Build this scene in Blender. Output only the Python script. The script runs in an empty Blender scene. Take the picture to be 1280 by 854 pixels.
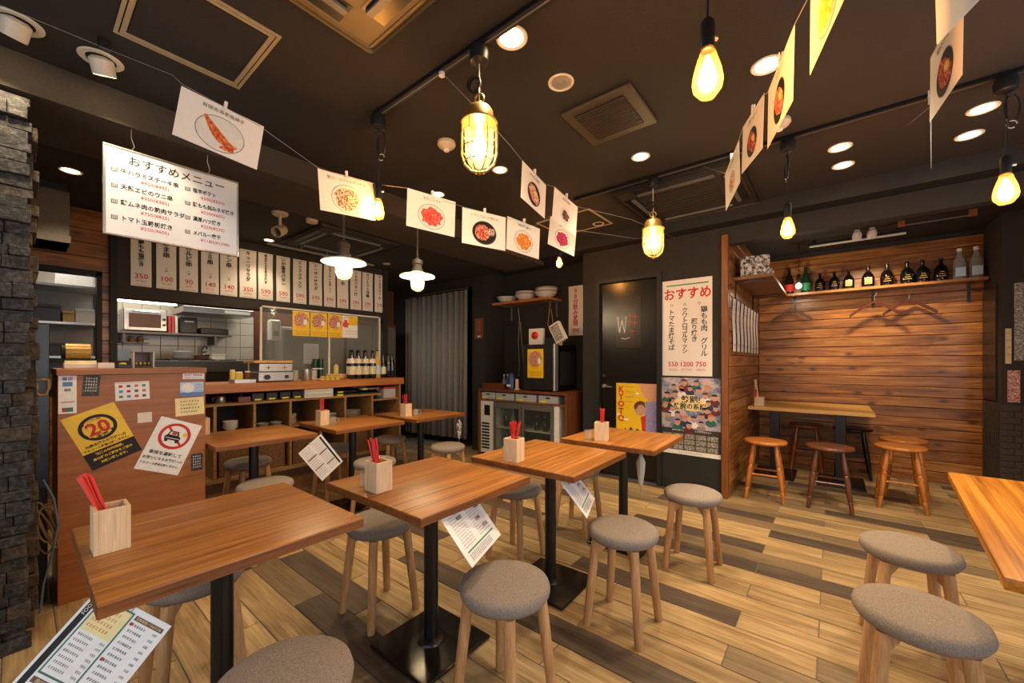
import bpy, bmesh, math, random
from mathutils import Vector, Matrix
random.seed(7)
scene = bpy.context.scene
COL = scene.collection
PI = math.pi

# ------------------------------------------------------------------ camera
cam_data = bpy.data.cameras.new('camera')
cam_data.sensor_width = 36.0
cam_data.lens = 14.0
cam_data.shift_y = 25.0 / 1280.0
cam_data.clip_start = 0.02
cam = bpy.data.objects.new('camera', cam_data)
COL.objects.link(cam)
cam.location = (0.0, 0.0, 1.30)
cam.rotation_euler = (PI / 2, 0.0, math.radians(38.8))
scene.camera = cam

# ------------------------------------------------------------------ world, view, daylight
world = bpy.data.worlds.new('world')
scene.world = world
world.use_nodes = True
bg = world.node_tree.nodes['Background']
bg.inputs['Color'].default_value = (0.62, 0.78, 1.0, 1)
bg.inputs['Strength'].default_value = 0.3
vs = scene.view_settings
vs.view_transform = 'Standard'
vs.look = 'None'
vs.gamma = 1.0
vs.use_curve_mapping = False
vs.exposure = 0.85


def area_light(name, loc, rot, sx, sy, power, color):
    l = bpy.data.lights.new(name, 'AREA')
    l.shape = 'RECTANGLE'
    l.size, l.size_y = sx, sy
    l.energy = power
    l.color = color
    o = bpy.data.objects.new(name, l)
    o.location = loc
    o.rotation_euler = rot
    COL.objects.link(o)
    return o


# daylight that comes in through the shop window behind the camera and the glazed front on the right
area_light('daylight_window_back', (-0.6, -1.45, 1.45), (PI / 2, 0, 0), 3.6, 1.9, 15, (0.97, 0.97, 1.0))
area_light('daylight_window_right', (1.95, 1.6, 1.40), (0, PI / 2, 0), 1.8, 3.6, 31, (0.97, 0.97, 1.0))
# fluorescent strips of the kitchen
area_light('kitchen_tube_light', (-5.45, 1.5, 2.42), (0, 0, 0), 0.5, 2.6, 20, (1.0, 0.93, 0.80))
area_light('back_kitchen_light', (-5.9, 0.15, 2.30), (0, 0, 0), 0.5, 0.4, 4, (1.0, 0.95, 0.85))


# ------------------------------------------------------------------ materials
def lin(h):
    h = h.lstrip('#')
    out = []
    for i in (0, 2, 4):
        c = int(h[i:i + 2], 16) / 255.0
        out.append(c / 12.92 if c <= 0.04045 else ((c + 0.055) / 1.055) ** 2.4)
    return (out[0], out[1], out[2], 1.0)


MATS = {}


def new_mat(name):
    m = bpy.data.materials.new(name)
    m.use_nodes = True
    nt = m.node_tree
    b = nt.nodes['Principled BSDF']
    MATS[name] = m
    return m, nt, b


def node(nt, t, **kw):
    n = nt.nodes.new(t)
    for k, v in kw.items():
        if k in n.inputs:
            n.inputs[k].default_value = v
        else:
            setattr(n, k, v)
    return n


def plain(name, col, rough=0.5, metal=0.0, spec=0.5, var=0.06, scale=40, bump=0.0, alpha=None):
    """a flat paint-like colour with a little procedural mottling"""
    m, nt, b = new_mat(name)
    c = lin(col)
    tc = node(nt, 'ShaderNodeTexCoord')
    ns = node(nt, 'ShaderNodeTexNoise', Scale=scale, Detail=4.0)
    nt.links.new(tc.outputs['Object'], ns.inputs['Vector'])
    r = nt.nodes.new('ShaderNodeValToRGB')
    r.color_ramp.elements[0].position = 0.3
    r.color_ramp.elements[1].position = 0.7
    r.color_ramp.elements[0].color = (c[0] * (1 - var), c[1] * (1 - var), c[2] * (1 - var), 1)
    r.color_ramp.elements[1].color = (min(1, c[0] * (1 + var)), min(1, c[1] * (1 + var)), min(1, c[2] * (1 + var)), 1)
    nt.links.new(ns.outputs['Fac'], r.inputs['Fac'])
    nt.links.new(r.outputs['Color'], b.inputs['Base Color'])
    b.inputs['Roughness'].default_value = rough
    b.inputs['Metallic'].default_value = metal
    b.inputs['Specular IOR Level'].default_value = spec
    if bump:
        bp = node(nt, 'ShaderNodeBump', Strength=bump, Distance=0.004)
        nt.links.new(ns.outputs['Fac'], bp.inputs['Height'])
        nt.links.new(bp.outputs['Normal'], b.inputs['Normal'])
    return m


def wood(name, dark, mid, light, axis='Y', stretch=14.0, fine=26.0, rough=0.42, rnd=0.0, knots=False, bump=0.12, contrast=1.0):
    """procedural wood: noise stretched along the grain axis; per-object offset and tint from Object Info"""
    m, nt, b = new_mat(name)
    tc = node(nt, 'ShaderNodeTexCoord')
    oi = node(nt, 'ShaderNodeObjectInfo')
    mul = node(nt, 'ShaderNodeVectorMath', operation='SCALE')
    cmb = node(nt, 'ShaderNodeCombineXYZ')
    for k in range(3):
        nt.links.new(oi.outputs['Random'], cmb.inputs[k])
    nt.links.new(cmb.outputs[0], mul.inputs[0])
    mul.inputs['Scale'].default_value = 37.0
    add = node(nt, 'ShaderNodeVectorMath', operation='ADD')
    nt.links.new(tc.outputs['Object'], add.inputs[0])
    nt.links.new(mul.outputs[0], add.inputs[1])
    mp = node(nt, 'ShaderNodeMapping')
    s = [fine, fine, fine]
    s['XYZ'.index(axis)] = fine / stretch
    mp.inputs['Scale'].default_value = s
    nt.links.new(add.outputs[0], mp.inputs['Vector'])
    n1 = node(nt, 'ShaderNodeTexNoise', Scale=1.0, Detail=7.0, Roughness=0.62, Distortion=0.6)
    nt.links.new(mp.outputs[0], n1.inputs['Vector'])
    mp2 = node(nt, 'ShaderNodeMapping')
    s2 = [fine * 4.5] * 3
    s2['XYZ'.index(axis)] = fine * 4.5 / (stretch * 3)
    mp2.inputs['Scale'].default_value = s2
    nt.links.new(add.outputs[0], mp2.inputs['Vector'])
    n2 = node(nt, 'ShaderNodeTexNoise', Scale=1.0, Detail=4.0, Roughness=0.6)
    nt.links.new(mp2.outputs[0], n2.inputs['Vector'])
    mx = node(nt, 'ShaderNodeMix', data_type='FLOAT')
    mx.inputs[0].default_value = 0.42
    nt.links.new(n1.outputs['Fac'], mx.inputs[2])
    nt.links.new(n2.outputs['Fac'], mx.inputs[3])
    r = nt.nodes.new('ShaderNodeValToRGB')
    e = r.color_ramp.elements
    e[0].position = 0.5 - 0.17 / contrast
    e[0].color = lin(dark)
    e[1].position = 0.5 + 0.15 / contrast
    e[1].color = lin(light)
    k = e.new(0.5)
    k.color = lin(mid)
    nt.links.new(mx.outputs[0], r.inputs['Fac'])
    out = r.outputs['Color']
    if knots:
        mp3 = node(nt, 'ShaderNodeMapping')
        s3 = [8.5] * 3
        s3['XYZ'.index(axis)] = 4.2
        mp3.inputs['Scale'].default_value = s3
        nt.links.new(add.outputs[0], mp3.inputs['Vector'])
        vo = node(nt, 'ShaderNodeTexVoronoi', Scale=1.0, Randomness=1.0)
        nt.links.new(mp3.outputs[0], vo.inputs['Vector'])
        kr = nt.nodes.new('ShaderNodeValToRGB')
        kr.color_ramp.elements[0].position = 0.06
        kr.color_ramp.elements[0].color = (0.16, 0.13, 0.12, 1)
        kr.color_ramp.elements[1].position = 0.24
        kr.color_ramp.elements[1].color = (1, 1, 1, 1)
        nt.links.new(vo.outputs['Distance'], kr.inputs['Fac'])
        km = node(nt, 'ShaderNodeMix', data_type='RGBA', blend_type='MULTIPLY')
        km.inputs[0].default_value = 0.9
        nt.links.new(out, km.inputs[6])
        nt.links.new(kr.outputs['Color'], km.inputs[7])
        out = km.outputs[2]
    if rnd:
        hv = node(nt, 'ShaderNodeHueSaturation')
        mr = node(nt, 'ShaderNodeMapRange')
        mr.inputs['To Min'].default_value = 1 - rnd
        mr.inputs['To Max'].default_value = 1 + rnd
        nt.links.new(oi.outputs['Random'], mr.inputs['Value'])
        nt.links.new(mr.outputs[0], hv.inputs['Value'])
        nt.links.new(out, hv.inputs['Color'])
        out = hv.outputs['Color']
    nt.links.new(out, b.inputs['Base Color'])
    b.inputs['Roughness'].default_value = rough
    if bump:
        bp = node(nt, 'ShaderNodeBump', Strength=bump, Distance=0.002)
        nt.links.new(mx.outputs[0], bp.inputs['Height'])
        nt.links.new(bp.outputs['Normal'], b.inputs['Normal'])
    return m


def speckle(name, cols, scale, rough=0.9, bump=0.3, positions=None, dist=0.003):
    """noise through a multi-stop ramp: felt, stone, food"""
    m, nt, b = new_mat(name)
    tc = node(nt, 'ShaderNodeTexCoord')
    ns = node(nt, 'ShaderNodeTexNoise', Scale=scale, Detail=6.0, Roughness=0.7)
    nt.links.new(tc.outputs['Object'], ns.inputs['Vector'])
    r = nt.nodes.new('ShaderNodeValToRGB')
    e = r.color_ramp.elements
    n = len(cols)
    ps = positions or [0.34 + 0.32 * i / (n - 1) for i in range(n)]
    e[0].position, e[0].color = ps[0], lin(cols[0])
    e[1].position, e[1].color = ps[-1], lin(cols[-1])
    for i in range(1, n - 1):
        k = e.new(ps[i])
        k.color = lin(cols[i])
    nt.links.new(ns.outputs['Fac'], r.inputs['Fac'])
    nt.links.new(r.outputs['Color'], b.inputs['Base Color'])
    b.inputs['Roughness'].default_value = rough
    if bump:
        bp = node(nt, 'ShaderNodeBump', Strength=bump, Distance=dist)
        nt.links.new(ns.outputs['Fac'], bp.inputs['Height'])
        nt.links.new(bp.outputs['Normal'], b.inputs['Normal'])
    return m


def glow(name, col, strength):
    m, nt, b = new_mat(name)
    b.inputs['Base Color'].default_value = (0.8, 0.8, 0.8, 1)
    b.inputs['Emission Color'].default_value = lin(col)
    b.inputs['Emission Strength'].default_value = strength
    return m


def clear(name, col, opacity=0.12, rough=0.05):
    """thin glass or clear plastic: mostly transparent with a gloss"""
    m, nt, b = new_mat(name)
    out = nt.nodes['Material Output']
    tr = node(nt, 'ShaderNodeBsdfTransparent')
    tr.inputs['Color'].default_value = lin(col)
    b.inputs['Base Color'].default_value = lin(col)
    b.inputs['Roughness'].default_value = rough
    mx = node(nt, 'ShaderNodeMixShader')
    mx.inputs[0].default_value = opacity
    nt.links.new(tr.outputs[0], mx.inputs[1])
    nt.links.new(b.outputs[0], mx.inputs[2])
    nt.links.new(mx.outputs[0], out.inputs['Surface'])
    return m


wood('table_wood', '#5e320e', '#9c6226', '#bd8240', axis='Y', stretch=30, fine=46, rough=0.36, rnd=0.04, contrast=1.1)
wood('table_edge_wood', '#5a3010', '#80491c', '#965c2a', axis='Y', stretch=10, fine=30, rough=0.45)
wood('orange_table_wood', '#854a0a', '#b9741a', '#d09432', axis='Y', stretch=26, fine=26, rough=0.34, contrast=1.25)
wood('beech', '#a97744', '#c69663', '#d6ac7c', axis='Z', stretch=9, fine=40, rough=0.5, rnd=0.08)
wood('hinoki', '#cda878', '#dfc096', '#ead0aa', axis='Z', stretch=10, fine=60, rough=0.6, rnd=0.03)
wood('plank_light', '#786140', '#a1845a', '#bea276', axis='X', stretch=9, fine=19, rough=0.42, rnd=0.20, bump=0.12, contrast=1.2)
wood('plank_medium', '#60503a', '#7f6a4d', '#967e5c', axis='X', stretch=9, fine=19, rough=0.42, rnd=0.15, bump=0.12, contrast=1.15)
wood('plank_dark', '#3a2f25', '#524437', '#655445', axis='X', stretch=9, fine=19, rough=0.45, rnd=0.12, bump=0.12, contrast=1.15)
wood('pine_wall', '#5a330f', '#935b27', '#bd8342', axis='X', stretch=9, fine=15, rough=0.34, rnd=0.18, knots=True, bump=0.12, contrast=1.2)
wood('pine_wall_y', '#56300f', '#865223', '#a8703a', axis='Y', stretch=9, fine=15, rough=0.36, rnd=0.18, knots=True, bump=0.12, contrast=1.2)
wood('veneer_brown', '#844a1c', '#9e5e28', '#b07036', axis='Y', stretch=12, fine=20, rough=0.42, contrast=0.8)
wood('veneer_dark', '#5a3218', '#6d3e1f', '#7c4a27', axis='Z', stretch=12, fine=26, rough=0.45)
wood('counter_wood', '#8a4e20', '#aa6a30', '#be7e3e', axis='Y', stretch=14, fine=24, rough=0.4)
wood('shelf_wood', '#7d5730', '#96703f', '#a8834f', axis='Y', stretch=8, fine=30, rough=0.6)
wood('dark_shelf_wood', '#5d3d22', '#7a5230', '#8e643c', axis='X', stretch=8, fine=22, rough=0.5)
wood('oak_stool', '#8a4c1d', '#b06a2c', '#c37d38', axis='Z', stretch=8, fine=30, rough=0.3)
wood('walnut_stool', '#472717', '#5f3722', '#70442b', axis='Z', stretch=8, fine=30, rough=0.28)
wood('russet_stool', '#6e3818', '#8c4d22', '#a05d2d', axis='Z', stretch=8, fine=30, rough=0.28)
wood('slab_wood', '#a87c3c', '#c99b54', '#d8ad68', axis='X', stretch=12, fine=18, rough=0.35)
wood('pine_shelf', '#6e421c', '#996430', '#b27d46', axis='X', stretch=9, fine=20, rough=0.4)
wood('trim_wood', '#5a3214', '#7a481f', '#8c5828', axis='Z', stretch=10, fine=24, rough=0.45)
speckle('felt', ['#6b6057', '#887b6f', '#a39485'], 300, rough=0.95, bump=0.3)
speckle('stone_dark', ['#1b1a19', '#353331', '#5a5753'], 46, rough=0.75, bump=1.0, dist=0.010)
speckle('stone_warm', ['#2e2720', '#4c4034', '#665745'], 46, rough=0.8, bump=1.0, dist=0.012)
speckle('curtain_grey', ['#6a6560', '#7d7872', '#8f8a83'], 120, rough=0.95, bump=0.2)
speckle('rattan', ['#2b2219', '#40342a', '#55463a'], 60, rough=0.7, bump=0.6)
speckle('basket_weave', ['#4a3018', '#6d4a28', '#86613a'], 70, rough=0.8, bump=0.6)
plain('wall_black', '#22201c', rough=0.75, var=0.14, scale=14, bump=0.2)
plain('wall_brown_black', '#332a23', rough=0.8, var=0.12, scale=18, bump=0.15)
plain('ceiling_paint', '#27211b', rough=0.85, var=0.14, scale=90, bump=0.5)
plain('soffit_paint', '#40372d', rough=0.85, var=0.12, scale=90, bump=0.5)
plain('trim_black', '#1b1917', rough=0.6)
plain('door_black', '#131110', rough=0.25, var=0.1, scale=6)
plain('metal_black', '#121212', rough=0.32, spec=0.6)
plain('base_black', '#151311', rough=0.22, spec=0.6)
plain('plastic_black', '#1a1a1c', rough=0.4)
plain('iron', '#24201c', rough=0.55, metal=0.6)
plain('steel', '#b9b6b0', rough=0.32, metal=0.9)
plain('steel_dull', '#7d7a74', rough=0.5, metal=0.6)
plain('chrome', '#d8d8d8', rough=0.15, metal=1.0)
plain('brass', '#9a7a40', rough=0.42, metal=0.75, var=0.15, scale=60)
plain('grey_cast', '#55514a', rough=0.5, metal=0.4)
plain('enamel_white', '#e8e4da', rough=0.25)
plain('cream_plastic', '#c2b394', rough=0.45)
plain('white_plastic', '#e2ddd2', rough=0.4)
plain('light_housing', '#d9cdb8', rough=0.45)
plain('paper', '#e9e2d8', rough=0.75, var=0.02)
plain('paper_cream', '#e3d8c6', rough=0.75, var=0.03)
plain('laminate', '#eceae6', rough=0.18, var=0.015)
plain('whiteboard', '#e9eaec', rough=0.14, var=0.01)
plain('aluminium', '#bdbab4', rough=0.35, metal=0.8)
plain('ink', '#1d1a19', rough=0.7)
plain('ink_soft', '#5b5551', rough=0.7)
plain('ink_red', '#c8322a', rough=0.7)
plain('ink_pink', '#d26a68', rough=0.7)
plain('print_yellow', '#f0c41c', rough=0.4)
plain('print_orange', '#e8761c', rough=0.4)
plain('print_green', '#2f8a5c', rough=0.4)
plain('print_teal', '#2c6a5a', rough=0.4)
plain('print_blue', '#4f7fc0', rough=0.4)
plain('print_lightblue', '#b9cfe6', rough=0.4)
plain('print_brown', '#6a3a22', rough=0.4)
plain('print_cream', '#f0dc9a', rough=0.4)
plain('print_pink', '#dba083', rough=0.4)
plain('print_lilac', '#9a93c4', rough=0.4, var=0.3, scale=70)
plain('print_white', '#efece6', rough=0.5)
plain('print_grey', '#8a8682', rough=0.5)
plain('skin_print', '#c99a7c', rough=0.5)
plain('navy_print', '#2d3550', rough=0.5)
plain('maroon_print', '#6a2c2c', rough=0.5)
plain('chopstick_red', '#d32a24', rough=0.35)
plain('ceramic', '#c9c5bb', rough=0.25)
plain('ceramic_white', '#e0dcd2', rough=0.25)
plain('tile_white', '#c6bdac', rough=0.22, var=0.05, scale=8)
plain('grout', '#6f675c', rough=0.9)
plain('kitchen_wall', '#8f8778', rough=0.6)
plain('cardboard', '#b08a58', rough=0.85)
plain('tan_tape', '#9c7844', rough=0.6)
plain('cable_tan', '#7c5e36', rough=0.7)
plain('cable_blue', '#54687c', rough=0.6)
plain('red_plastic', '#c63a34', rough=0.4)
plain('blue_plastic', '#27386a', rough=0.35)
plain('grey_plastic', '#a6a8ac', rough=0.5)
plain('yellow_label', '#d8d02c', rough=0.6)
plain('brown_lacquer', '#6a3a1e', rough=0.4)
plain('sponge_yellow', '#d8c060', rough=0.8)
plain('hanger_red', '#4a1a10', rough=0.3)
plain('hanger_wood', '#4a3424', rough=0.35)
plain('umbrella_clear', '#b9b2a4', rough=0.4)
plain('green_label', '#12341f', rough=0.4)
plain('beer_label', '#d8ccaa', rough=0.6, var=0.25, scale=120)
plain('bottle_dark', '#1c120c', rough=0.08, spec=0.8)
plain('bottle_black', '#0e0c0b', rough=0.1, spec=0.8)
plain('bottle_green', '#16301e', rough=0.1, spec=0.8)
plain('gold_print', '#b99a52', rough=0.4)
plain('filter_mesh', '#221c17', rough=0.7, var=0.3, scale=200)
plain('cassette_beige', '#7a6238', rough=0.5, var=0.08, scale=20)
plain('hatch_cream', '#a8946e', rough=0.5)
plain('duct_paint', '#5a5148', rough=0.8, var=0.12, scale=60, bump=0.2)
plain('strip_paper', '#e8dfd2', rough=0.75, var=0.02)
plain('vent_dark', '#2c2722', rough=0.55)
plain('panel_dark', '#2c2119', rough=0.25)
plain('vent_brown', '#3a2e24', rough=0.55)
speckle('food_prawn', ['#7a2a10', '#d8642a', '#e8a06a'], 70, bump=0)
speckle('food_beef', ['#3a1c12', '#7a4026', '#d8c8b0', '#ece4d6'], 90, bump=0)
speckle('food_tomato', ['#b8281c', '#e0483a', '#f09080'], 60, bump=0)
speckle('food_stew', ['#6a1c10', '#c04a30', '#e8d8b8'], 60, bump=0)
speckle('food_fried', ['#a84a14', '#d8842c', '#e8b060'], 60, bump=0)
speckle('food_berry', ['#7a1030', '#b82050', '#e07090'], 90, bump=0)
speckle('food_salad', ['#3a5a24', '#c86a50', '#e8b8a0', '#e8e0d0'], 60, bump=0)
speckle('food_nuts', ['#2a1810', '#5a3420', '#b89878'], 80, bump=0)
speckle('food_meat', ['#8a1c18', '#d05048', '#f0c0b8'], 60, bump=0)
speckle('food_yellow', ['#8a9a28', '#e0b828', '#f0e0b0'], 60, bump=0)
speckle('food_red', ['#6a1410', '#b02c20', '#e0b090'], 70, bump=0)
speckle('poster_festival', ['#5a2a5a', '#a8483a', '#d8a890', '#e8b828'], 60, rough=0.45, bump=0)
speckle('poster_sky', ['#2c3c5c', '#7c88a0', '#c8b8b8', '#e0a090'], 9, rough=0.45, bump=0)
speckle('calendar_dark', ['#15120f', '#2a2620', '#6a6458'], 90, rough=0.5, bump=0)
speckle('printed_clutter', ['#3a342e', '#8a8478', '#d8d4cc'], 60, rough=0.5, bump=0)
speckle('patterned_box', ['#1a1815', '#8a8780', '#d8d6d0'], 36, rough=0.6, bump=0, positions=[0.42, 0.5, 0.58])
speckle('patterned_cloth', ['#1a1c30', '#5a6a9a', '#c8c4d0'], 30, rough=0.8, bump=0)
clear('clear_glass', '#f4f2ea', 0.14)
clear('bulb_glass', '#ffd9a0', 0.10)
clear('lamp_glass', '#fff4e0', 0.06)
clear('acrylic', '#f2f4f2', 0.07, 0.03)
clear('fridge_glass', '#e4e8e4', 0.025, 0.03)
clear('bottle_clear', '#e4e8e4', 0.22, 0.05)
clear('film', '#e8e6e0', 0.5, 0.2)
glow('glow_filament', '#ffc477', 210.0)
glow('glow_lantern', '#ffdca0', 120.0)
glow('glow_enamel', '#ffecc8', 130.0)
glow('glow_downlight', '#ffe2ac', 14.0)
glow('glow_spot', '#ffe0a8', 18.0)
glow('glow_tube', '#fff0d0', 5.0)
glow('glow_small', '#ffe8c8', 120.0)
plain('dome_red', '#d4221a', rough=0.25)  # plain red plastic for the call box dome, emits nothing
M = MATS


# ------------------------------------------------------------------ geometry helpers
class MB:
    def __init__(s):
        s.v, s.f = [], []

    def add(s, vs_, fs_):
        o = len(s.v)
        s.v += [tuple(p) for p in vs_]
        s.f += [tuple(i + o for i in q) for q in fs_]
        return s

    def box(s, x0, x1, y0, y1, z0, z1, mat4=None):
        vs_ = [Vector((x, y, z)) for z in (z0, z1) for y in (y0, y1) for x in (x0, x1)]
        if mat4 is not None:
            vs_ = [mat4 @ p for p in vs_]
        return s.add(vs_, [(0, 2, 3, 1), (4, 5, 7, 6), (0, 1, 5, 4), (2, 6, 7, 3), (0, 4, 6, 2), (1, 3, 7, 5)])

    def cyl(s, p0, p1, r0, r1=None, n=14, caps=True):
        r1 = r0 if r1 is None else r1
        p0, p1 = Vector(p0), Vector(p1)
        d = (p1 - p0).normalized()
        a = d.orthogonal().normalized()
        b = d.cross(a)
        vs_ = []
        for p, r in ((p0, r0), (p1, r1)):
            for i in range(n):
                t = 2 * PI * i / n
                vs_.append(p + (a * math.cos(t) + b * math.sin(t)) * r)
        fs_ = [(i, (i + 1) % n, n + (i + 1) % n, n + i) for i in range(n)]
        if caps:
            fs_ += [tuple(reversed(range(n))), tuple(range(n, 2 * n))]
        return s.add(vs_, fs_)

    def lathe(s, prof, c=(0, 0, 0), n=24, cap0=True, cap1=True, axis=None):
        """prof: (radius, height) from bottom to top about local Z (or a 3x3 axis matrix)"""
        c = Vector(c)
        vs_ = []
        for r, z in prof:
            for i in range(n):
                t = 2 * PI * i / n
                p = Vector((r * math.cos(t), r * math.sin(t), z))
                if axis is not None:
                    p = axis @ p
                vs_.append(c + p)
        fs_ = []
        for k in range(len(prof) - 1):
            for i in range(n):
                j = (i + 1) % n
                fs_.append((k * n + i, k * n + j, (k + 1) * n + j, (k + 1) * n + i))
        if cap0:
            fs_.append(tuple(reversed(range(n))))
        if cap1:
            fs_.append(tuple(range((len(prof) - 1) * n, len(prof) * n)))
        return s.add(vs_, fs_)

    def tube(s, pts, r, n=6, closed=False):
        pts = [Vector(p) for p in pts]
        m = len(pts)
        vs_ = []
        up = None
        for i, p in enumerate(pts):
            if closed:
                d = pts[(i + 1) % m] - pts[i - 1]
            else:
                d = pts[min(i + 1, m - 1)] - pts[max(i - 1, 0)]
            d.normalize()
            a = d.orthogonal() if up is None else (up - d * up.dot(d))
            if a.length < 1e-6:
                a = d.orthogonal()
            a.normalize()
            up = a
            b = d.cross(a)
            for k in range(n):
                t = 2 * PI * k / n
                vs_.append(p + (a * math.cos(t) + b * math.sin(t)) * r)
        fs_ = []
        for i in range(m if closed else m - 1):
            j = (i + 1) % m
            for k in range(n):
                l = (k + 1) % n
                fs_.append((i * n + k, i * n + l, j * n + l, j * n + k))
        if not closed:
            fs_ += [tuple(reversed(range(n))), tuple(range((m - 1) * n, m * n))]
        return s.add(vs_, fs_)

    def ball(s, c, rx, ry=None, rz=None, n=14, m=9):
        ry = rx if ry is None else ry
        rz = rx if rz is None else rz
        prof = []
        vs_ = [Vector((0, 0, -rz))]
        for k in range(1, m):
            t = -PI / 2 + PI * k / m
            for i in range(n):
                a = 2 * PI * i / n
                vs_.append(Vector((rx * math.cos(t) * math.cos(a), ry * math.cos(t) * math.sin(a), rz * math.sin(t))))
        vs_.append(Vector((0, 0, rz)))
        c = Vector(c)
        vs_ = [c + p for p in vs_]
        fs_ = [(0, 1 + (i + 1) % n, 1 + i) for i in range(n)]
        for k in range(m - 2):
            for i in range(n):
                j = (i + 1) % n
                fs_.append((1 + k * n + i, 1 + k * n + j, 1 + (k + 1) * n + j, 1 + (k + 1) * n + i))
        L = len(vs_) - 1
        b = 1 + (m - 2) * n
        fs_ += [(L, b + i, b + (i + 1) % n) for i in range(n)]
        return s.add(vs_, fs_)

    def prism(s, pts, z0, z1):
        n = len(pts)
        vs_ = [(x, y, z0) for x, y in pts] + [(x, y, z1) for x, y in pts]
        fs_ = [(i, (i + 1) % n, n + (i + 1) % n, n + i) for i in range(n)]
        fs_ += [tuple(reversed(range(n))), tuple(range(n, 2 * n))]
        return s.add(vs_, fs_)

    def mesh(s, name, smooth=True, bevel=0.0, seg=1, angle=35):
        me = bpy.data.meshes.new(name)
        me.from_pydata(s.v, [], s.f)
        me.update()
        if bevel:
            bm = bmesh.new()
            bm.from_mesh(me)
            bmesh.ops.bevel(bm, geom=[e for e in bm.edges if e.is_manifold and e.calc_face_angle(0) > 0.6], offset=bevel, segments=seg, affect='EDGES', profile=0.6)
            bm.to_mesh(me)
            bm.free()
        if smooth:
            me.polygons.foreach_set('use_smooth', [True] * len(me.polygons))
            me.set_sharp_from_angle(angle=math.radians(angle))
        return me

    def build(s, name, mat, parent=None, loc=None, smooth=True, bevel=0.0, seg=1, angle=35):
        return link(name, s.mesh(name, smooth, bevel, seg, angle), mat, parent, loc)


def link(name, me, mat, parent=None, loc=None):
    if mat is not None and not me.materials:
        me.materials.append(M[mat] if isinstance(mat, str) else mat)
    o = bpy.data.objects.new(name, me)
    COL.objects.link(o)
    if parent is not None:
        o.parent = parent
    if loc is not None:
        o.location = loc
    return o


def tag(o, label, cat, group=None):
    o['label'] = label
    o['category'] = cat
    if group:
        o['group'] = group
    return o


def thing(name, label, cat, loc=(0, 0, 0), rz=0.0, group=None):
    o = bpy.data.objects.new(name, None)
    o.empty_display_size = 0.1
    COL.objects.link(o)
    o.location = loc
    o.rotation_euler = (0, 0, rz)
    return tag(o, label, cat, group)


def struct(name, mb, mat, **kw):
    o = mb.build(name, mat, **kw) if isinstance(mb, MB) else mb
    o['kind'] = 'structure'
    return o


def dup(root, loc, rz=None, label=None, group=None):
    r = root.copy()
    COL.objects.link(r)
    r.location = loc
    if rz is not None:
        r.rotation_euler = (0, 0, rz)
    if label:
        r['label'] = label
    if group:
        r['group'] = group
    for ch in list(root.children):
        c = ch.copy()
        COL.objects.link(c)
        c.parent = r
        for g in ch.children:
            d = g.copy()
            COL.objects.link(d)
            d.parent = c
    return r


def axes(right, up):
    """rotation whose local x runs along `right`, y along `up` and z out of the face"""
    r = Vector(right).normalized()
    n = r.cross(Vector(up)).normalized()
    u = n.cross(r).normalized()
    return Matrix((r, u, n)).transposed()


def place(o, loc, right, up):
    o.matrix_world = Matrix.Translation(Vector(loc)) @ axes(right, up).to_4x4()
    return o


Zv = (0, 0, 1)
FACE_ROOM_X = ((0, 1, 0), Zv)     # on walls that face +X
FACE_FRONT = ((1, 0, 0), Zv)      # on walls that face -Y
FACE_LEFT = ((0, -1, 0), Zv)      # on walls that face -X


def sheet(name, w, h, mat, loc, right, up, label=None, cat=None, group=None, th=0.0012, curl=0.0):
    """a sheet of paper or card: local origin in its middle, x right, y up, z towards the reader"""
    mb = MB()
    if curl:
        n = 10
        vs_, fs_ = [], []
        for k in range(n + 1):
            y = -h / 2 + h * k / n
            z = curl * math.sin(k / n * PI * 2.2 + 0.4) + curl
            for x in (-w / 2, w / 2):
                vs_ += [(x, y, z), (x, y, z - th)]
        for k in range(n):
            a = k * 4
            b = a + 4
            fs_ += [(a, a + 2, b + 2, b), (a + 1, b + 1, b + 3, a + 3), (a, b, b + 1, a + 1), (a + 2, a + 3, b + 3, b + 2)]
        fs_ += [(0, 1, 3, 2), (n * 4, n * 4 + 2, n * 4 + 3, n * 4 + 1)]
        mb.add(vs_, fs_)
    else:
        mb.box(-w / 2, w / 2, -h / 2, h / 2, -th, 0)
    o = mb.build(name, mat)
    place(o, loc, right, up)
    if label:
        tag(o, label, cat, group)
    return o


def flat(parent, pts, mat, z=0.0006, name='print', th=0.0003):
    return MB().prism(pts, z - th, z).build(name, mat, parent, smooth=False)


def rect(parent, x0, x1, y0, y1, mat, z=0.0006, name='print', rot=0):
    pts = [(x0, y0), (x1, y0), (x1, y1), (x0, y1)]
    if rot:
        cx, cy = (x0 + x1) / 2, (y0 + y1) / 2
        c, s = math.cos(rot), math.sin(rot)
        pts = [(cx + (x - cx) * c - (y - cy) * s, cy + (x - cx) * s + (y - cy) * c) for x, y in pts]
    return flat(parent, pts, mat, z, name)


def oval(parent, cx, cy, rx, ry, mat, z=0.0006, name='print', n=28, rough=0.0, rot=0.0, seed=0):
    rr = random.Random(seed)
    pts = []
    for i in range(n):
        t = 2 * PI * i / n
        k = 1 + rough * (rr.random() - 0.5) * 2
        x, y = rx * k * math.cos(t), ry * k * math.sin(t)
        pts.append((cx + x * math.cos(rot) - y * math.sin(rot), cy + x * math.sin(rot) + y * math.cos(rot)))
    return flat(parent, pts, mat, z, name)


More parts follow.
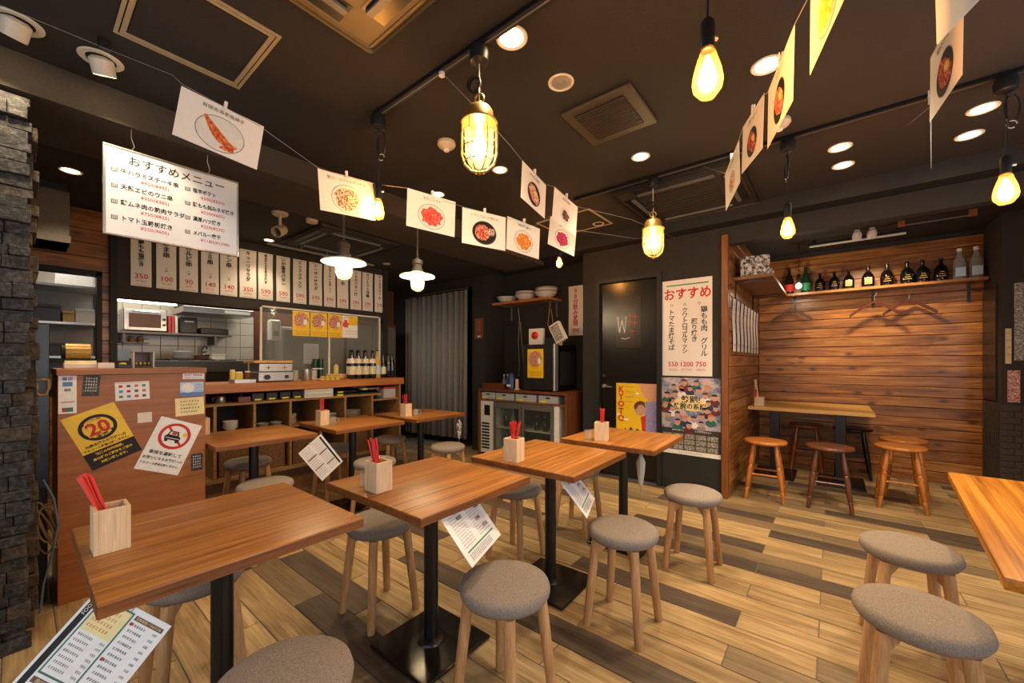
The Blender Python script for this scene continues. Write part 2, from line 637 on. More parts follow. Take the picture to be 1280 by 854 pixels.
def ring(parent, cx, cy, r0, r1, mat, z=0.0006, name='print', n=36, sq=1.0):
    mb = MB()
    vs_, fs_ = [], []
    for i in range(n):
        t = 2 * PI * i / n
        for r in (r0, r1):
            vs_.append((cx + r * math.cos(t), cy + r * sq * math.sin(t), z))
    for i in range(n):
        j = (i + 1) % n
        fs_.append((2 * i, 2 * i + 1, 2 * j + 1, 2 * j))
    return mb.add(vs_, fs_).build(name, mat, parent, smooth=False)


TEXT_TMP = None


def text(parent, body, size, mat, x, y, z=0.0009, align='CENTER', line=1.0, rot=0.0, name='lettering', vertical=False, sx=1.0, shear=0.0, bold=0.0, valign='CENTER', slope=0.0):
    """flat printed or written characters on the face of a sheet"""
    cu = bpy.data.curves.new('tmp_text', 'FONT')
    cu.body = '\n'.join(body) if vertical else body
    cu.size = size
    cu.align_x = align
    cu.align_y = valign
    cu.space_line = line
    cu.resolution_u = 2
    cu.shear = shear
    cu.offset = bold
    ob = bpy.data.objects.new('tmp_text', cu)
    me = bpy.data.meshes.new_from_object(ob)
    bpy.data.objects.remove(ob)
    bpy.data.curves.remove(cu)
    me.name = name
    me.materials.clear()
    tr = Matrix.Translation((x, y, z)) @ Matrix.Rotation(rot, 4, 'Z') @ Matrix.Diagonal((sx, 1, 1, 1))
    me.transform(tr)
    return link(name, me, mat, parent)


def scribble(parent, x0, x1, y, h, mat, n=8, z=0.0008, seed=0, name='lettering'):
    """a line of print too small to read: short uneven strokes"""
    rr = random.Random(seed)
    mb = MB()
    x = x0
    w = (x1 - x0) / n
    for i in range(n):
        k = rr.choice((2, 3))
        for q in range(k):
            yy = y - h / 2 + h * (q + 0.5) / k
            a = x + w * 0.08 + rr.random() * w * 0.15
            b = x + w * 0.85 - rr.random() * w * 0.2
            mb.box(a, b, yy - h * 0.08, yy + h * 0.08, z - 0.0002, z)
        c = x + w * (0.3 + 0.3 * rr.random())
        mb.box(c - w * 0.06, c + w * 0.06, y - h / 2, y + h / 2, z - 0.0002, z)
        x += w
    return mb.build(name, mat, parent, smooth=False)

# =================================================================== the setting
def bx(*a):
    return MB().box(*a)


floor = struct('floor', bx(-6.6, 2.0, -1.5, 6.4, -0.06, -0.004), 'grout')
floor['label'] = 'floor of light and dark wood-look planks laid in staggered rows'
# planks of the floor: rows run along X
PW, PL, GAP = 0.1605, 0.93, 0.0026
DARK = {(1, -1.30), (5, -0.37), (7, -1.30), (9, -0.37), (11, -1.30), (-3, -1.30), (-6, -2.84), (-10, -1.91), (14, -0.05), (17, -1.30), (13, 0.56), (-1, -3.16), (4, -2.84), (8, -2.84), (19, -0.37), (2, 0.88 - 0.0)}
MED = {(-1, -0.37), (0, -0.05), (-6, -1.91), (3, -2.23), (10, -1.91), (-8, -1.91), (12, -0.98), (15, -0.37), (6, -0.98), (18, -0.98), (21, -0.37)}


def key(k, x):
    return any(a == k and abs(b - x) < 0.05 for a, b in DARK), any(a == k and abs(b - x) < 0.05 for a, b in MED)


pl_mesh = {}
rest = MB()
rr = random.Random(11)
n_planks = 0
for k in range(-22, 27):
    y0 = 2.046 + PW * k
    y1 = y0 + PW
    xo = -0.05 if k % 2 == 0 else -0.37
    for n in range(-7, 4):
        x0 = xo + n * PL
        x1 = x0 + PL
        if x1 < -4.6 or x0 > 1.9:
            continue
        cx, cy = (x0 + x1) / 2, (y0 + y1) / 2
        depth = -0.627 * cx + 0.779 * cy
        side = 0.779 * cx + 0.627 * cy
        dk, md = key(k, x0)
        u = rr.random()
        kind = 'plank_dark' if dk else 'plank_medium' if md else ('plank_dark' if u < 0.035 else 'plank_medium' if u < 0.16 else 'plank_light')
        seen = depth > 0.9 and abs(side) < 1.36 * depth + 0.45 and n_planks < 292
        if not seen or (cy > 4.22 and cx < -1.1) or cx < -4.5:
            rest.box(x0 + GAP, x1 - GAP, y0 + GAP, y1 - GAP, -0.012, -0.0004)
            continue
        n_planks += 1
        if kind not in pl_mesh:
            pl_mesh[kind] = bx(-PL / 2 + GAP, PL / 2 - GAP, -PW / 2 + GAP, PW / 2 - GAP, -0.012, 0).mesh('plank', smooth=False, bevel=0.0012)
        link('plank', pl_mesh[kind], kind, floor, (cx, cy, rr.uniform(-0.0006, 0.0)))
o = rest.build('plank_field', 'plank_light', floor, smooth=False)
o['kind'] = 'stuff'

struct('ceiling', bx(-2.87, 2.0, -1.5, 4.05, 2.70, 2.80), 'ceiling_paint')
struct('ceiling_kitchen', bx(-6.6, -3.48, -1.5, 4.22, 2.545, 2.80), 'ceiling_paint')
struct('trim_1', bx(-3.48, -2.87, -1.5, 4.22, 2.53, 2.80), 'soffit_paint')['label'] = 'dropped dark brown beam above the counter seats'
struct('trim_2', bx(-2.87, 2.05, 4.05, 4.24, 2.575, 2.80), 'trim_black')
struct('ceiling_niche', bx(-0.85, 2.1, 4.24, 6.3, 2.66, 2.80), 'ceiling_paint')
struct('ceiling_alcove', bx(-4.0, -2.2, 4.22, 4.75, 2.60, 2.80), 'ceiling_paint')

# far wall (faces the camera) with curtain doorway, drinks alcove, black door and poster panel
fw = MB()
fw.box(-6.6, -5.70, 4.22, 4.32, 0, 2.6)
fw.box(-5.70, -4.15, 4.22, 4.32, 2.42, 2.6)
fw.box(-4.15, -3.89, 4.22, 4.32, 0, 2.6)
fw.box(-3.89, -2.31, 4.22, 4.32, 2.62, 2.8)
fw.box(-2.31, -2.12, 4.22, 4.32, 0, 2.6)
fw.box(-2.12, -1.40, 4.22, 4.32, 2.22, 2.6)
fw.box(-1.40, -0.82, 4.22, 4.32, 0, 2.6)
fw.box(-0.82, 2.05, 4.22, 4.32, 2.41, 2.6)
struct('wall_far', fw, 'wall_black', smooth=False)
al = MB()
al.box(-4.0, -2.2, 4.66, 4.75, 0, 2.62)
al.box(-3.98, -3.89, 4.32, 4.66, 0, 2.62)
al.box(-2.31, -2.22, 4.32, 4.66, 0, 2.62)
struct('wall_alcove', al, 'wall_black', smooth=False)
struct('wall_behind_curtain', MB().box(-6.0, -3.99, 5.1, 5.15, 0, 2.6).box(-6.0, -3.99, 4.32, 5.1, 2.5, 2.6).box(-6.1, -6.0, 4.32, 5.15, 0, 2.6).box(-4.05, -3.99, 4.32, 5.1, 0, 2.5), 'wall_black', smooth=False)
struct('baseboard_far', bx(-1.38, -0.84, 4.205, 4.22, 0, 0.07), 'trim_black')

# black door
dr = MB().box(-2.09, -1.43, 4.245, 4.285, 0.01, 2.19).build('door_1', 'door_black', bevel=0.003)
dr['kind'] = 'structure'
dr['label'] = 'glossy black door with a lever handle and a poster on it'
m = MB()
m.box(-2.14, -2.09, 4.195, 4.30, 0, 2.24)
m.box(-1.43, -1.385, 4.195, 4.30, 0, 2.24)
m.box(-2.09, -1.43, 4.196, 4.30, 2.19, 2.24)
m.build('door_frame', 'trim_black', dr)
h = MB()
h.cyl((-2.035, 4.245, 1.02), (-2.035, 4.20, 1.02), 0.022, n=16)
h.cyl((-2.035, 4.195, 1.02), (-1.93, 4.195, 1.015), 0.009, n=10)
h.cyl((-2.045, 4.245, 1.14), (-2.045, 4.225, 1.14), 0.018, n=16)
h.build('door_handle', 'chrome', dr)
pn = bx(-1.90, -1.62, 4.240, 4.246, 1.45, 2.02).build('door_panel', 'panel_dark', dr)
sg = MB()
for (xa, za, xb, zb) in ((-1.88, 1.80, -1.86, 1.62), (-1.86, 1.62, -1.83, 1.76), (-1.83, 1.76, -1.80, 1.62), (-1.80, 1.62, -1.78, 1.80), (-1.84, 1.56, -1.79, 1.55), (-1.79, 1.55, -1.74, 1.565)):
    sg.cyl((xa, 4.238, za), (xb, 4.238, zb), 0.0026, n=6)
sg.build('door_sign', 'print_white', dr)
sg = MB()
for (xa, za, xb, zb) in ((-1.76, 1.81, -1.66, 1.79), (-1.76, 1.74, -1.66, 1.72), (-1.74, 1.83, -1.745, 1.68), (-1.68, 1.83, -1.685, 1.68), (-1.74, 1.64, -1.68, 1.63), (-1.71, 1.64, -1.715, 1.57)):
    sg.cyl((xa, 4.238, za), (xb, 4.238, zb), 0.0026, n=6)
sg.build('door_sign', 'ink_red', dr)

# niche: pine boards on the back and the left side
PH = 0.1135
wn = struct('wall_niche_back', bx(-0.86, 1.25, 6.222, 6.30, 0, 2.66), 'trim_black')
wn['label'] = 'back wall of the seating niche clad in orange pine boards'
bm_ = bx(-0.985, 0.985, 0, 0.02, 0.0022, PH - 0.0022).mesh('pine_board', smooth=False, bevel=0.004)
for i in range(23):
    link('pine_board', bm_, 'pine_wall', wn, (0.225, 6.202 - 0.002 * (i % 3), i * PH))
ws = struct('wall_niche_left', bx(-0.86, -0.782, 4.325, 6.22, 0, 2.66), 'trim_black')
ws['label'] = 'left side wall of the seating niche clad in pine boards'
bm_ = bx(0, 0.02, -0.965, 0.965, 0.0022, PH - 0.0022).mesh('pine_board', smooth=False, bevel=0.004)
for i in range(23):
    link('pine_board', bm_, 'pine_wall_y', ws, (-0.782 + 0.001 * (i % 2), 5.235, i * PH))
struct('trim_3', bx(-0.822, -0.765, 4.195, 4.268, 0, 2.50), 'trim_wood', bevel=0.004)['label'] = 'brown corner post where the niche begins'
# projecting pier at the right end of the niche with black panel and woven wainscot
wr = struct('wall_niche_right', bx(1.21, 2.05, 5.66, 6.30, 0, 2.66), 'wall_brown_black')
wr['label'] = 'dark pier at the right end of the niche with woven lower part'
p = MB()
pts = [(5.76, 0.93), (6.17, 0.93), (6.17, 1.97), (6.13, 2.01), (5.76, 2.03)]
p.add([(1.195, y, z) for y, z in pts] + [(1.21, y, z) for y, z in pts], [(4, 3, 2, 1, 0), (5, 6, 7, 8, 9)] + [(i, (i + 1) % 5, 5 + (i + 1) % 5, 5 + i) for i in range(5)])
p.build('black_panel', 'metal_black', wr, smooth=False)
bx(1.198, 1.21, 5.655, 6.195, 0, 0.905).build('woven_panel', 'rattan', wr)
bx(1.198, 1.60, 5.648, 5.66, 0, 0.905).build('woven_panel', 'rattan', wr)
wm = bx(0.003, 0.081, -0.010, 0, 0.002, 0.054).mesh('woven_block', bevel=0.004)
for j in range(16):
    for i in range(5):
        link('woven_block', wm, 'rattan', wr, (1.20 + 0.082 * i - (0.041 if j % 2 else 0) * (i > 0), 5.650, j * 0.0565))
for k in range(9):
    MB().tube([(1.196, 5.67 + 0.055 * k, 0.02), (1.194, 5.69 + 0.055 * k, 0.45), (1.196, 5.665 + 0.055 * k, 0.90)], 0.004, n=5).build('woven_strand', 'rattan', wr)

# walls out of the photograph: shop front behind the camera and on the right, each with a window opening
wb = MB()
wb.box(-6.6, -2.45, -1.6, -1.5, 0, 2.8)
wb.box(1.25, 2.05, -1.6, -1.5, 0, 2.8)
wb.box(-2.45, 1.25, -1.6, -1.5, 0, 0.45)
wb.box(-2.45, 1.25, -1.6, -1.5, 2.45, 2.8)
struct('wall_back', wb, 'wall_black', smooth=False)
wrt = MB()
wrt.box(2.0, 2.1, -1.6, -0.25, 0, 2.8)
wrt.box(2.0, 2.1, 3.45, 6.3, 0, 2.8)
wrt.box(2.0, 2.1, -0.25, 3.45, 0, 0.45)
wrt.box(2.0, 2.1, -0.25, 3.45, 2.35, 2.8)
struct('wall_right', wrt, 'wall_black', smooth=False)
for nm, par in (('window_1', [(-2.45, 1.25, -1.58, -1.53, 0.45, 0.51), (-2.45, 1.25, -1.58, -1.53, 2.39, 2.45), (-0.63, -0.57, -1.58, -1.53, 0.45, 2.45), (-2.45, -2.39, -1.58, -1.53, 0.45, 2.45), (1.19, 1.25, -1.58, -1.53, 0.45, 2.45)]),
                ('window_2', [(2.03, 2.08, -0.25, 3.45, 0.45, 0.51), (2.03, 2.08, -0.25, 3.45, 2.29, 2.35), (2.03, 2.08, 1.57, 1.63, 0.45, 2.35), (2.03, 2.08, -0.25, -0.19, 0.45, 2.35), (2.03, 2.08, 3.39, 3.45, 0.45, 2.35)])):
    w_ = MB()
    for q in par:
        w_.box(*q)
    w_ = struct(nm, w_, 'aluminium', smooth=False)
    if nm == 'window_1':
        bx(-2.39, 1.19, -1.557, -1.553, 0.51, 2.39).build('pane', 'acrylic', w_)
    else:
        bx(2.053, 2.057, -0.19, 3.39, 0.51, 2.29).build('pane', 'acrylic', w_)

# stacked-stone pillar at the left edge
sp = struct('wall_stone_pillar', bx(-3.30, -2.90, -0.80, 0.015, 0, 2.50), 'stone_dark')
sp['label'] = 'pillar of rough stacked grey stone slips at the left edge'
rs = random.Random(5)
z = 0.0
n_st = 0
while z < 2.49:
    hh = rs.uniform(0.040, 0.068)
    hh = min(hh, 2.50 - z)
    y = 0.03 + rs.uniform(-0.006, 0.02)
    first = True
    while y > -0.62:
        L = rs.uniform(0.12, 0.34) if not first else rs.uniform(0.05, 0.16)
        first = False
        pr = rs.choice((0.0, 0.003, 0.006, 0.012, 0.018, 0.026)) + rs.uniform(0, 0.006)
        mm = bx(-2.905, -2.868 + pr, y - L + 0.002, y, z + 0.001, z + hh - 0.001)
        # rough outer face
        mm.v = [(x + (rs.uniform(-0.004, 0.004) if x > -2.9 else 0), yy, zz + rs.uniform(-0.002, 0.002)) for x, yy, zz in mm.v]
        mm.build('stone', 'stone_warm' if rs.random() < 0.12 else 'stone_dark', sp, smooth=False, bevel=0.003)
        n_st += 1
        y -= L
    z += hh
# ragged stone ends towards the counter
z = 0.05
while z < 2.45:
    hh = rs.uniform(0.05, 0.09)
    e = rs.uniform(0.03, 0.055)
    bx(-3.25, -2.93 - rs.uniform(0, 0.05), 0.016, 0.016 + e, z, z + hh - 0.004).build('stone', 'stone_warm', sp, smooth=False, bevel=0.003)
    z += hh + rs.choice((0, 0.0, 0.05))

# wood-clad wall left of the kitchen pass, with its hatch window
XK = -4.75
ww = struct('wall_kitchen_wood', MB().box(XK - 0.10, XK - 0.022, -0.7, 0.06, 0, 2.55).box(XK - 0.10, XK - 0.022, 0.06, 0.44, 0, 1.10).box(XK - 0.10, XK - 0.022, 0.06, 0.44, 2.03, 2.55).box(XK - 0.10, XK - 0.022, 0.44, 0.50, 0, 2.55), 'trim_black', smooth=False)
ww['label'] = 'orange pine boarded wall beside the kitchen pass'
for i in range(23):
    z0 = i * PH
    z1 = min(2.545, z0 + PH)
    if z1 - z0 < 0.03:
        continue
    if z1 < 1.12 or z0 > 1.99:
        bx(XK - 0.021, XK, -0.69, 0.49, z0 + 0.0015, z1 - 0.0015).build('pine_board', 'pine_wall_y', ww, smooth=False, bevel=0.003)
    else:
        bx(XK - 0.021, XK, 0.445, 0.49, z0 + 0.0015, z1 - 0.0015).build('pine_board', 'pine_wall_y', ww, smooth=False, bevel=0.003)
fr = MB()
fr.box(XK - 0.10, XK + 0.012, 0.415, 0.445, 1.10, 2.04)
fr.box(XK - 0.10, XK + 0.012, 0.03, 0.445, 2.01, 2.05)
fr.box(XK - 0.10, XK + 0.012, 0.03, 0.445, 1.08, 1.10)
fr.build('hatch_frame', 'iron', ww, smooth=False)
pk = MB()
pk.box(XK - 0.10, XK + 0.03, 0.49, 0.535, 0, 2.545)
struct('trim_4', pk, 'iron')['label'] = 'dark upright post between pine wall and kitchen pass'
# header over the pass carrying the price strips
struct('wall_kitchen_header', MB().box(XK - 0.09, XK, 0.535, 3.16, 1.865, 2.545).box(XK - 0.14, XK + 0.012, 0.535, 3.16, 1.85, 1.885), 'wall_brown_black', smooth=False)['label'] = 'dark header over the kitchen pass'
struct('trim_5', bx(XK - 0.10, XK + 0.02, 3.10, 3.18, 0, 2.545), 'trim_black')
# kitchen shell
XB = -6.10
kw = struct('wall_kitchen_back', bx(XB - 0.1, XB - 0.012, -0.7, 4.22, 0, 2.55), 'grout')
kw['label'] = 'white tiled back wall of the kitchen'
TS = 0.160
tm = bx(0, 0.012, 0.002, TS - 0.002, 0.002, TS - 0.002).mesh('tile', smooth=False, bevel=0.002)
nt_ = 0
for j in range(5, 13):
    for i in range(-2, 10):
        link('tile', tm, 'tile_white', kw, (XB - 0.012, 0.41 + i * TS, j * TS + 0.045))
        nt_ += 1
bx(XB - 0.012, XB + 0.004, 2.012, 4.2, 0, 2.545).build('dark_panel', 'print_brown', kw)
bx(XB - 0.012, XB - 0.002, -0.7, 2.01, 2.128, 2.545).build('upper_panel', 'kitchen_wall', kw)
bx(XB - 0.012, XB - 0.002, -0.7, 2.01, 0, 0.84).build('lower_panel', 'kitchen_wall', kw)
struct('wall_kitchen_left', bx(-6.6, XK - 0.1, -0.8, -0.7, 0, 2.55), 'kitchen_wall')
struct('wall_left_end', bx(-6.7, -6.6, -1.6, 4.3, 0, 2.8), 'wall_black')

# curtain over the doorway beyond the counter
ct = thing('curtain', 'grey pleated fabric curtain hanging in the doorway beyond the counter', 'curtain', (-4.92, 4.16, 0))
n = 120
vs_, fs_ = [], []
for i in range(n + 1):
    x = -0.76 + 1.50 * i / n
    t = i / n
    amp = 0.018 + 0.022 * (t ** 3)
    y = amp * math.sin(i * 0.62 + 0.9 * math.sin(i * 0.17)) + 0.012 * math.sin(i * 0.31)
    for z, k in ((0.16 - 0.06 * (1 - t), 1.25), (1.2, 1.0), (2.36, 0.75)):
        vs_.append((x, y * k, z))
for i in range(n):
    for k in range(2):
        a = i * 3 + k
        fs_.append((a, a + 3, a + 4, a + 1))
cm = MB().add(vs_, fs_)
co = cm.build('fabric', 'curtain_grey', ct, angle=180)
sm = co.modifiers.new('thickness', 'SOLIDIFY')
sm.thickness = 0.004
MB().tube([(-0.78, -0.01, 2.355), (-0.4, -0.03, 2.375), (0.1, -0.02, 2.385), (0.75, 0.0, 2.385)], 0.012, n=10).build('rail', 'grey_cast', ct)

# =================================================================== square pedestal tables
TZ = 0.755


def make_table(name, label, loc, rz, w=0.66, d=0.645, top='table_wood', edge='table_edge_wood', group='square tables in two rows', base=True):
    t = thing(name, label, 'table', loc, rz, group)
    tt = MB().box(-w / 2, w / 2, -d / 2, d / 2, TZ - 0.034, TZ).build('tabletop', top, t, bevel=0.004, seg=2)
    e = MB()
    for (a, b, c, f) in ((-w / 2 - 0.0015, -w / 2 + 0.001, -d / 2, d / 2), (w / 2 - 0.001, w / 2 + 0.0015, -d / 2, d / 2), (-w / 2, w / 2, -d / 2 - 0.0015, -d / 2 + 0.001), (-w / 2, w / 2, d / 2 - 0.001, d / 2 + 0.0015)):
        e.box(a, b, c, f, TZ - 0.031, TZ - 0.005)
    e.build('edge_band', edge, tt, smooth=False)
    if base:
        pole = MB().cyl((0, 0, 0.02), (0, 0, TZ - 0.05), 0.0325, n=20).build('pole', 'metal_black', t)
        MB().box(-0.15, 0.15, -0.15, 0.15, TZ - 0.048, TZ - 0.034).build('mounting_plate', 'metal_black', pole)
        MB().box(-0.195, 0.195, -0.195, 0.195, 0.0, 0.018).build('base_plate', 'base_black', t, bevel=0.012, seg=3)
        MB().lathe([(0.062, 0.018), (0.058, 0.026), (0.036, 0.034)], n=20, cap0=False).build('collar', 'metal_black', pole)
    return t


table_at = [
    ('square wooden table nearest the camera at lower left, with a large menu at its corner', (-1.605, 0.435, 0), 0.0),
    ('square wooden table second from the camera in the aisle row, in front of the yellow-sign cabinet side', (-1.445, 1.20, 0), 0.006),
    ('square wooden table third from the camera in the aisle row, overlapping the fridge', (-1.29, 1.965, 0), 0.022),
    ('square wooden table farthest in the aisle row, before the black door', (-1.18, 2.755, 0), 0.02),
    ('square wooden table by the counter beside the brown sticker cabinet', (-3.385, 1.115, 0), 0.0),
    ('square wooden table by the counter between its two row neighbours', (-3.385, 1.905, 0), 0.0),
    ('square wooden table by the counter nearest the grey curtain', (-3.37, 2.66, 0), 0.02),
]
table_at[1] = ('square wooden table second from the camera in the aisle row, beside the nearest one', table_at[1][1], table_at[1][2])
t0 = make_table('square_table', table_at[0][0], table_at[0][1], table_at[0][2])
for lb, lc, rz in table_at[1:]:
    dup(t0, lc, rz, lb)
# larger orange table at the right edge
tr_ = thing('long_table', 'orange-brown table cut off by the right edge of the picture', 'table', (0.83, 2.19, 0), math.radians(-4.6))
MB().box(-0.44, 0.44, -0.66, 0.66, TZ - 0.034, TZ).build('tabletop', 'orange_table_wood', tr_, bevel=0.004, seg=2)
for yy in (-0.36, 0.36):
    MB().cyl((0.05, yy, 0.02), (0.05, yy, TZ - 0.03), 0.0325, n=20).build('pole', 'metal_black', tr_)
    MB().box(-0.19, 0.29, yy - 0.195, yy + 0.195, 0.0, 0.018).build('base_plate', 'base_black', tr_, bevel=0.012, seg=3)

# =================================================================== felt stools
SZ = 0.485


def make_stool(label, loc, rz):
    s = thing('felt_stool', label, 'stool', loc, rz, 'round grey felt stools')
    R = 0.170
    MB().lathe([(R * 0.80, SZ - 0.062), (R * 0.93, SZ - 0.056), (R * 0.99, SZ - 0.040), (R, SZ - 0.028), (R * 0.97, SZ - 0.012), (R * 0.88, SZ - 0.003), (R * 0.5, SZ), (R * 0.02, SZ + 0.0005)], n=40).build('seat', 'felt', s, angle=80)
    for sx in (-1, 1):
        for sy in (-1, 1):
            MB().lathe([(0.017, 0.0), (0.019, 0.004), (0.0215, 0.30), (0.0215, SZ - 0.062)], n=14,
                       axis=Matrix(((1, 0, -sx * 0.085), (0, 1, -sy * 0.085), (0, 0, 1)))).build('leg', 'beech', s, (sx * 0.132, sy * 0.132, 0))
    b = MB()
    for a in (PI / 4, 3 * PI / 4):
        mt = Matrix.Rotation(a, 4, 'Z')
        b.box(-0.135, 0.135, -0.013, 0.013, SZ - 0.085, SZ - 0.055, mt)
        for q in (-1, 1):
            pts = [(q * 0.135, SZ - 0.085), (q * 0.128, SZ - 0.125), (q * 0.06, SZ - 0.083)]
            vs_ = [mt @ Vector((x, y, z)) for y in (-0.011, 0.011) for x, z in pts]
            b.add(vs_, [(0, 1, 2), (5, 4, 3), (0, 3, 4, 1), (1, 4, 5, 2), (2, 5, 3, 0)])
    b.build('bracket', 'beech', s)
    return s


stools = [
    ('grey felt stool cut off by the bottom edge beside the nearest table', (-1.116, 0.438, 0), 0.1),
    ('grey felt stool at bottom centre, on the aisle side of the second table', (-0.958, 1.149, 0), 0.02),
    ('grey felt stool on the aisle side of the third table in the row', (-0.812, 1.89, 0), 0.0),
    ('grey felt stool on the aisle side of the farthest aisle table, below the posters', (-0.69, 2.685, 0), 0.03),
    ('grey felt stool between the nearest and second tables, seat partly hidden by both', (-1.845, 1.19, 0), 0.0),
    ('dark-shaded grey felt stool tucked behind the second table, right of its hanging menu', (-1.645, 2.09, 0), 0.03),
    ('grey felt stool mostly hidden behind the third table and its hanging menu', (-1.55, 2.75, 0), 0.03),
    ('grey felt stool under the nearest table, legs seen beside the large menu', (-1.965, 0.44, 0), 0.0),
    ('grey felt stool peeking over the far edge of the nearest table', (-3.0, 1.06, 0), 0.1),
    ('shadowed felt stool at the counter side of the table beside the sticker cabinet', (-3.80, 1.21, 0), 0.2),
    ('grey felt stool just left of the chopstick box on the second table', (-2.975, 1.875, 0), 0.1),
    ('grey felt stool behind the hanging menu, at the counter side of the middle rear table', (-3.78, 1.93, 0), 0.0),
    ('grey felt stool under the table nearest the curtain, on its counter side', (-3.735, 2.54, 0), 0.02),
    ('grey felt stool below the hanging umbrella, in front of the curtain', (-2.95, 2.66, 0), 0.1),
    ('grey felt stool at lower right, the farther of the pair by the orange table', (0.267, 2.50, 0), 0.12),
    ('large-looking grey felt stool at the lower right, the nearer of the pair', (0.222, 1.872, 0), 0.05),
]
s0 = make_stool(*stools[0])
for lb, lc, rz in stools[1:]:
    dup(s0, lc, rz, lb)


# =================================================================== turned wooden stools of the niche
def make_wood_stool(label, loc, rz, mat, hgt=0.55):
    s = thing('wooden_stool', label, 'stool', loc, rz, 'turned wooden stools in the niche')
    R = 0.178
    MB().lathe([(R * 0.86, hgt - 0.036), (R * 0.97, hgt - 0.030), (R, hgt - 0.018), (R * 0.97, hgt - 0.004), (R * 0.86, hgt), (R * 0.4, hgt - 0.004), (0.004, hgt - 0.005)], n=36).build('seat', mat, s, angle=60)
    H2 = hgt - 0.03
    prof = [(0.011, 0.0), (0.014, 0.01), (0.0185, 0.10), (0.014, 0.105), (0.0185, 0.112), (0.022, 0.22), (0.023, 0.30), (0.017, 0.306), (0.022, 0.312), (0.017, 0.320), (0.022, 0.328), (0.021, 0.36), (0.015, H2)]
    for sx in (-1, 1):
        for sy in (-1, 1):
            k = 0.062 / H2
            MB().lathe(prof, n=12, axis=Matrix(((1, 0, -sx * k), (0, 1, -sy * k), (0, 0, 1)))).build('leg', mat, s, (sx * 0.150, sy * 0.150, 0))
    for sg_ in (-1, 1):
        q = 0.150 - 0.062 * 0.24 / H2
        MB().cyl((-q, sg_ * q, 0.235), (q, sg_ * q, 0.235), 0.0095, n=10).build('stretcher', mat, s)
        MB().cyl((sg_ * q, -q, 0.27), (sg_ * q, q, 0.27), 0.0095, n=10).build('stretcher', mat, s)
    return s


make_wood_stool('light oak stool nearest the post, at the left end of the niche table', (-0.50, 4.50, 0), 0.05, 'oak_stool')
make_wood_stool('dark walnut stool in front of the niche table', (-0.02, 4.56, 0), 0.02, 'walnut_stool')
make_wood_stool('orange-brown stool at the right of the niche table, the nearer of two', (0.475, 4.96, 0), 0.0, 'oak_stool')
make_wood_stool('orange-brown stool half hidden behind its twin, right of the niche table', (0.54, 5.42, 0), 0.04, 'oak_stool')
make_wood_stool('brown stool on the wall side under the niche table', (-0.24, 5.975, 0), 0.0, 'russet_stool')
make_wood_stool('black stool seen behind the right post of the niche table', (0.18, 5.97, 0), 0.0, 'metal_black')

# niche table
nt2 = thing('niche_table', 'long pale wood table on two flat black posts against the niche walls', 'table', (-0.20, 5.68, 0))
MB().box(-0.555, 0.53, -0.43, 0.50, 0.752, 0.79).build('tabletop', 'slab_wood', nt2, bevel=0.003)
for xx in (-0.32, 0.27):
    MB().box(xx - 0.045, xx + 0.045, -0.17, -0.12, 0.02, 0.752).build('post', 'metal_black', nt2, bevel=0.003)
    MB().box(xx - 0.20, xx + 0.20, -0.42, 0.12, 0.0, 0.018).build('base_plate', 'base_black', nt2, bevel=0.008)
    MB().box(xx - 0.14, xx + 0.14, -0.30, 0.1, 0.735, 0.752).build('batten', 'dark_shelf_wood', nt2)


# =================================================================== chopstick boxes
def chop_box(desc, x, y, z, rz, lean, n=8, spread=0.25, L=0.205, box_h=0.125):
    b = thing('chopstick_box', 'pale wooden chopstick box on ' + desc, 'box', (x, y, z), rz, 'wooden chopstick boxes')
    w, d, t = 0.088, 0.076, 0.009
    MB().box(-w / 2, w / 2, -d / 2, -d / 2 + t, 0, box_h).build('front_panel', 'hinoki', b, bevel=0.001)
    MB().box(-w / 2, w / 2, d / 2 - t, d / 2, 0, box_h).build('back_panel', 'hinoki', b, bevel=0.001)
    for sx in (-1, 1):
        MB().box(min(sx * w / 2, sx * (w / 2 - t)), max(sx * w / 2, sx * (w / 2 - t)), -d / 2 + t, d / 2 - t, 0, box_h).build('side_panel', 'hinoki', b, bevel=0.001)
    MB().box(-w / 2 + t, w / 2 - t, -d / 2 + t, d / 2 - t, 0, 0.008).build('bottom', 'hinoki', b)
    rr_ = random.Random(int(abs(x * 1000)) + n)
    for i in range(n):
        lx, ly = lean
        a = lx + rr_.uniform(-spread, spread) * 0.35
        c = ly + rr_.uniform(-spread, spread) * 0.35
        bx0 = x + (-a * 0.05) + rr_.uniform(-0.012, 0.012)
        by0 = y + (-c * 0.05) + rr_.uniform(-0.010, 0.010)
        d3 = Vector((a, c, 1)).normalized()
        p0 = Vector((bx0, by0, z + 0.012))
        p1 = p0 + d3 * (L + rr_.uniform(-0.006, 0.006))
        st = MB().cyl((0, 0, 0), p1 - p0, 0.0024, 0.0042, n=6).build('chopstick', 'chopstick_red')
        st.location = p0
        tag(st, 'red chopstick in the wooden box on ' + desc, 'chopstick', 'red chopsticks on ' + desc)


chop_box('the nearest table', -1.645, 0.172, TZ, 0.0, (-0.42, -0.33), 9, 0.16, L=0.225)
chop_box('the second aisle table', -1.50, 0.962, TZ, 0.0, (-0.14, -0.10), 8, 0.16)
chop_box('the third aisle table', -1.362, 1.712, TZ, 0.06, (-0.02, -0.02), 9, 0.75)
chop_box('the farthest aisle table', -1.245, 2.54, TZ, 0.3, (0.0, 0.0), 8, 0.3)
chop_box('the middle table by the counter', -3.42, 1.65, TZ, 0.0, (-0.05, 0.0), 7, 0.25)
chop_box('the table nearest the curtain', -3.32, 2.44, TZ, 0.0, (-0.03, -0.12), 7, 0.5)
chop_box('the table beside the sticker cabinet', -3.66, 0.865, TZ, 0.0, (-0.1, -0.1), 3, 0.2)


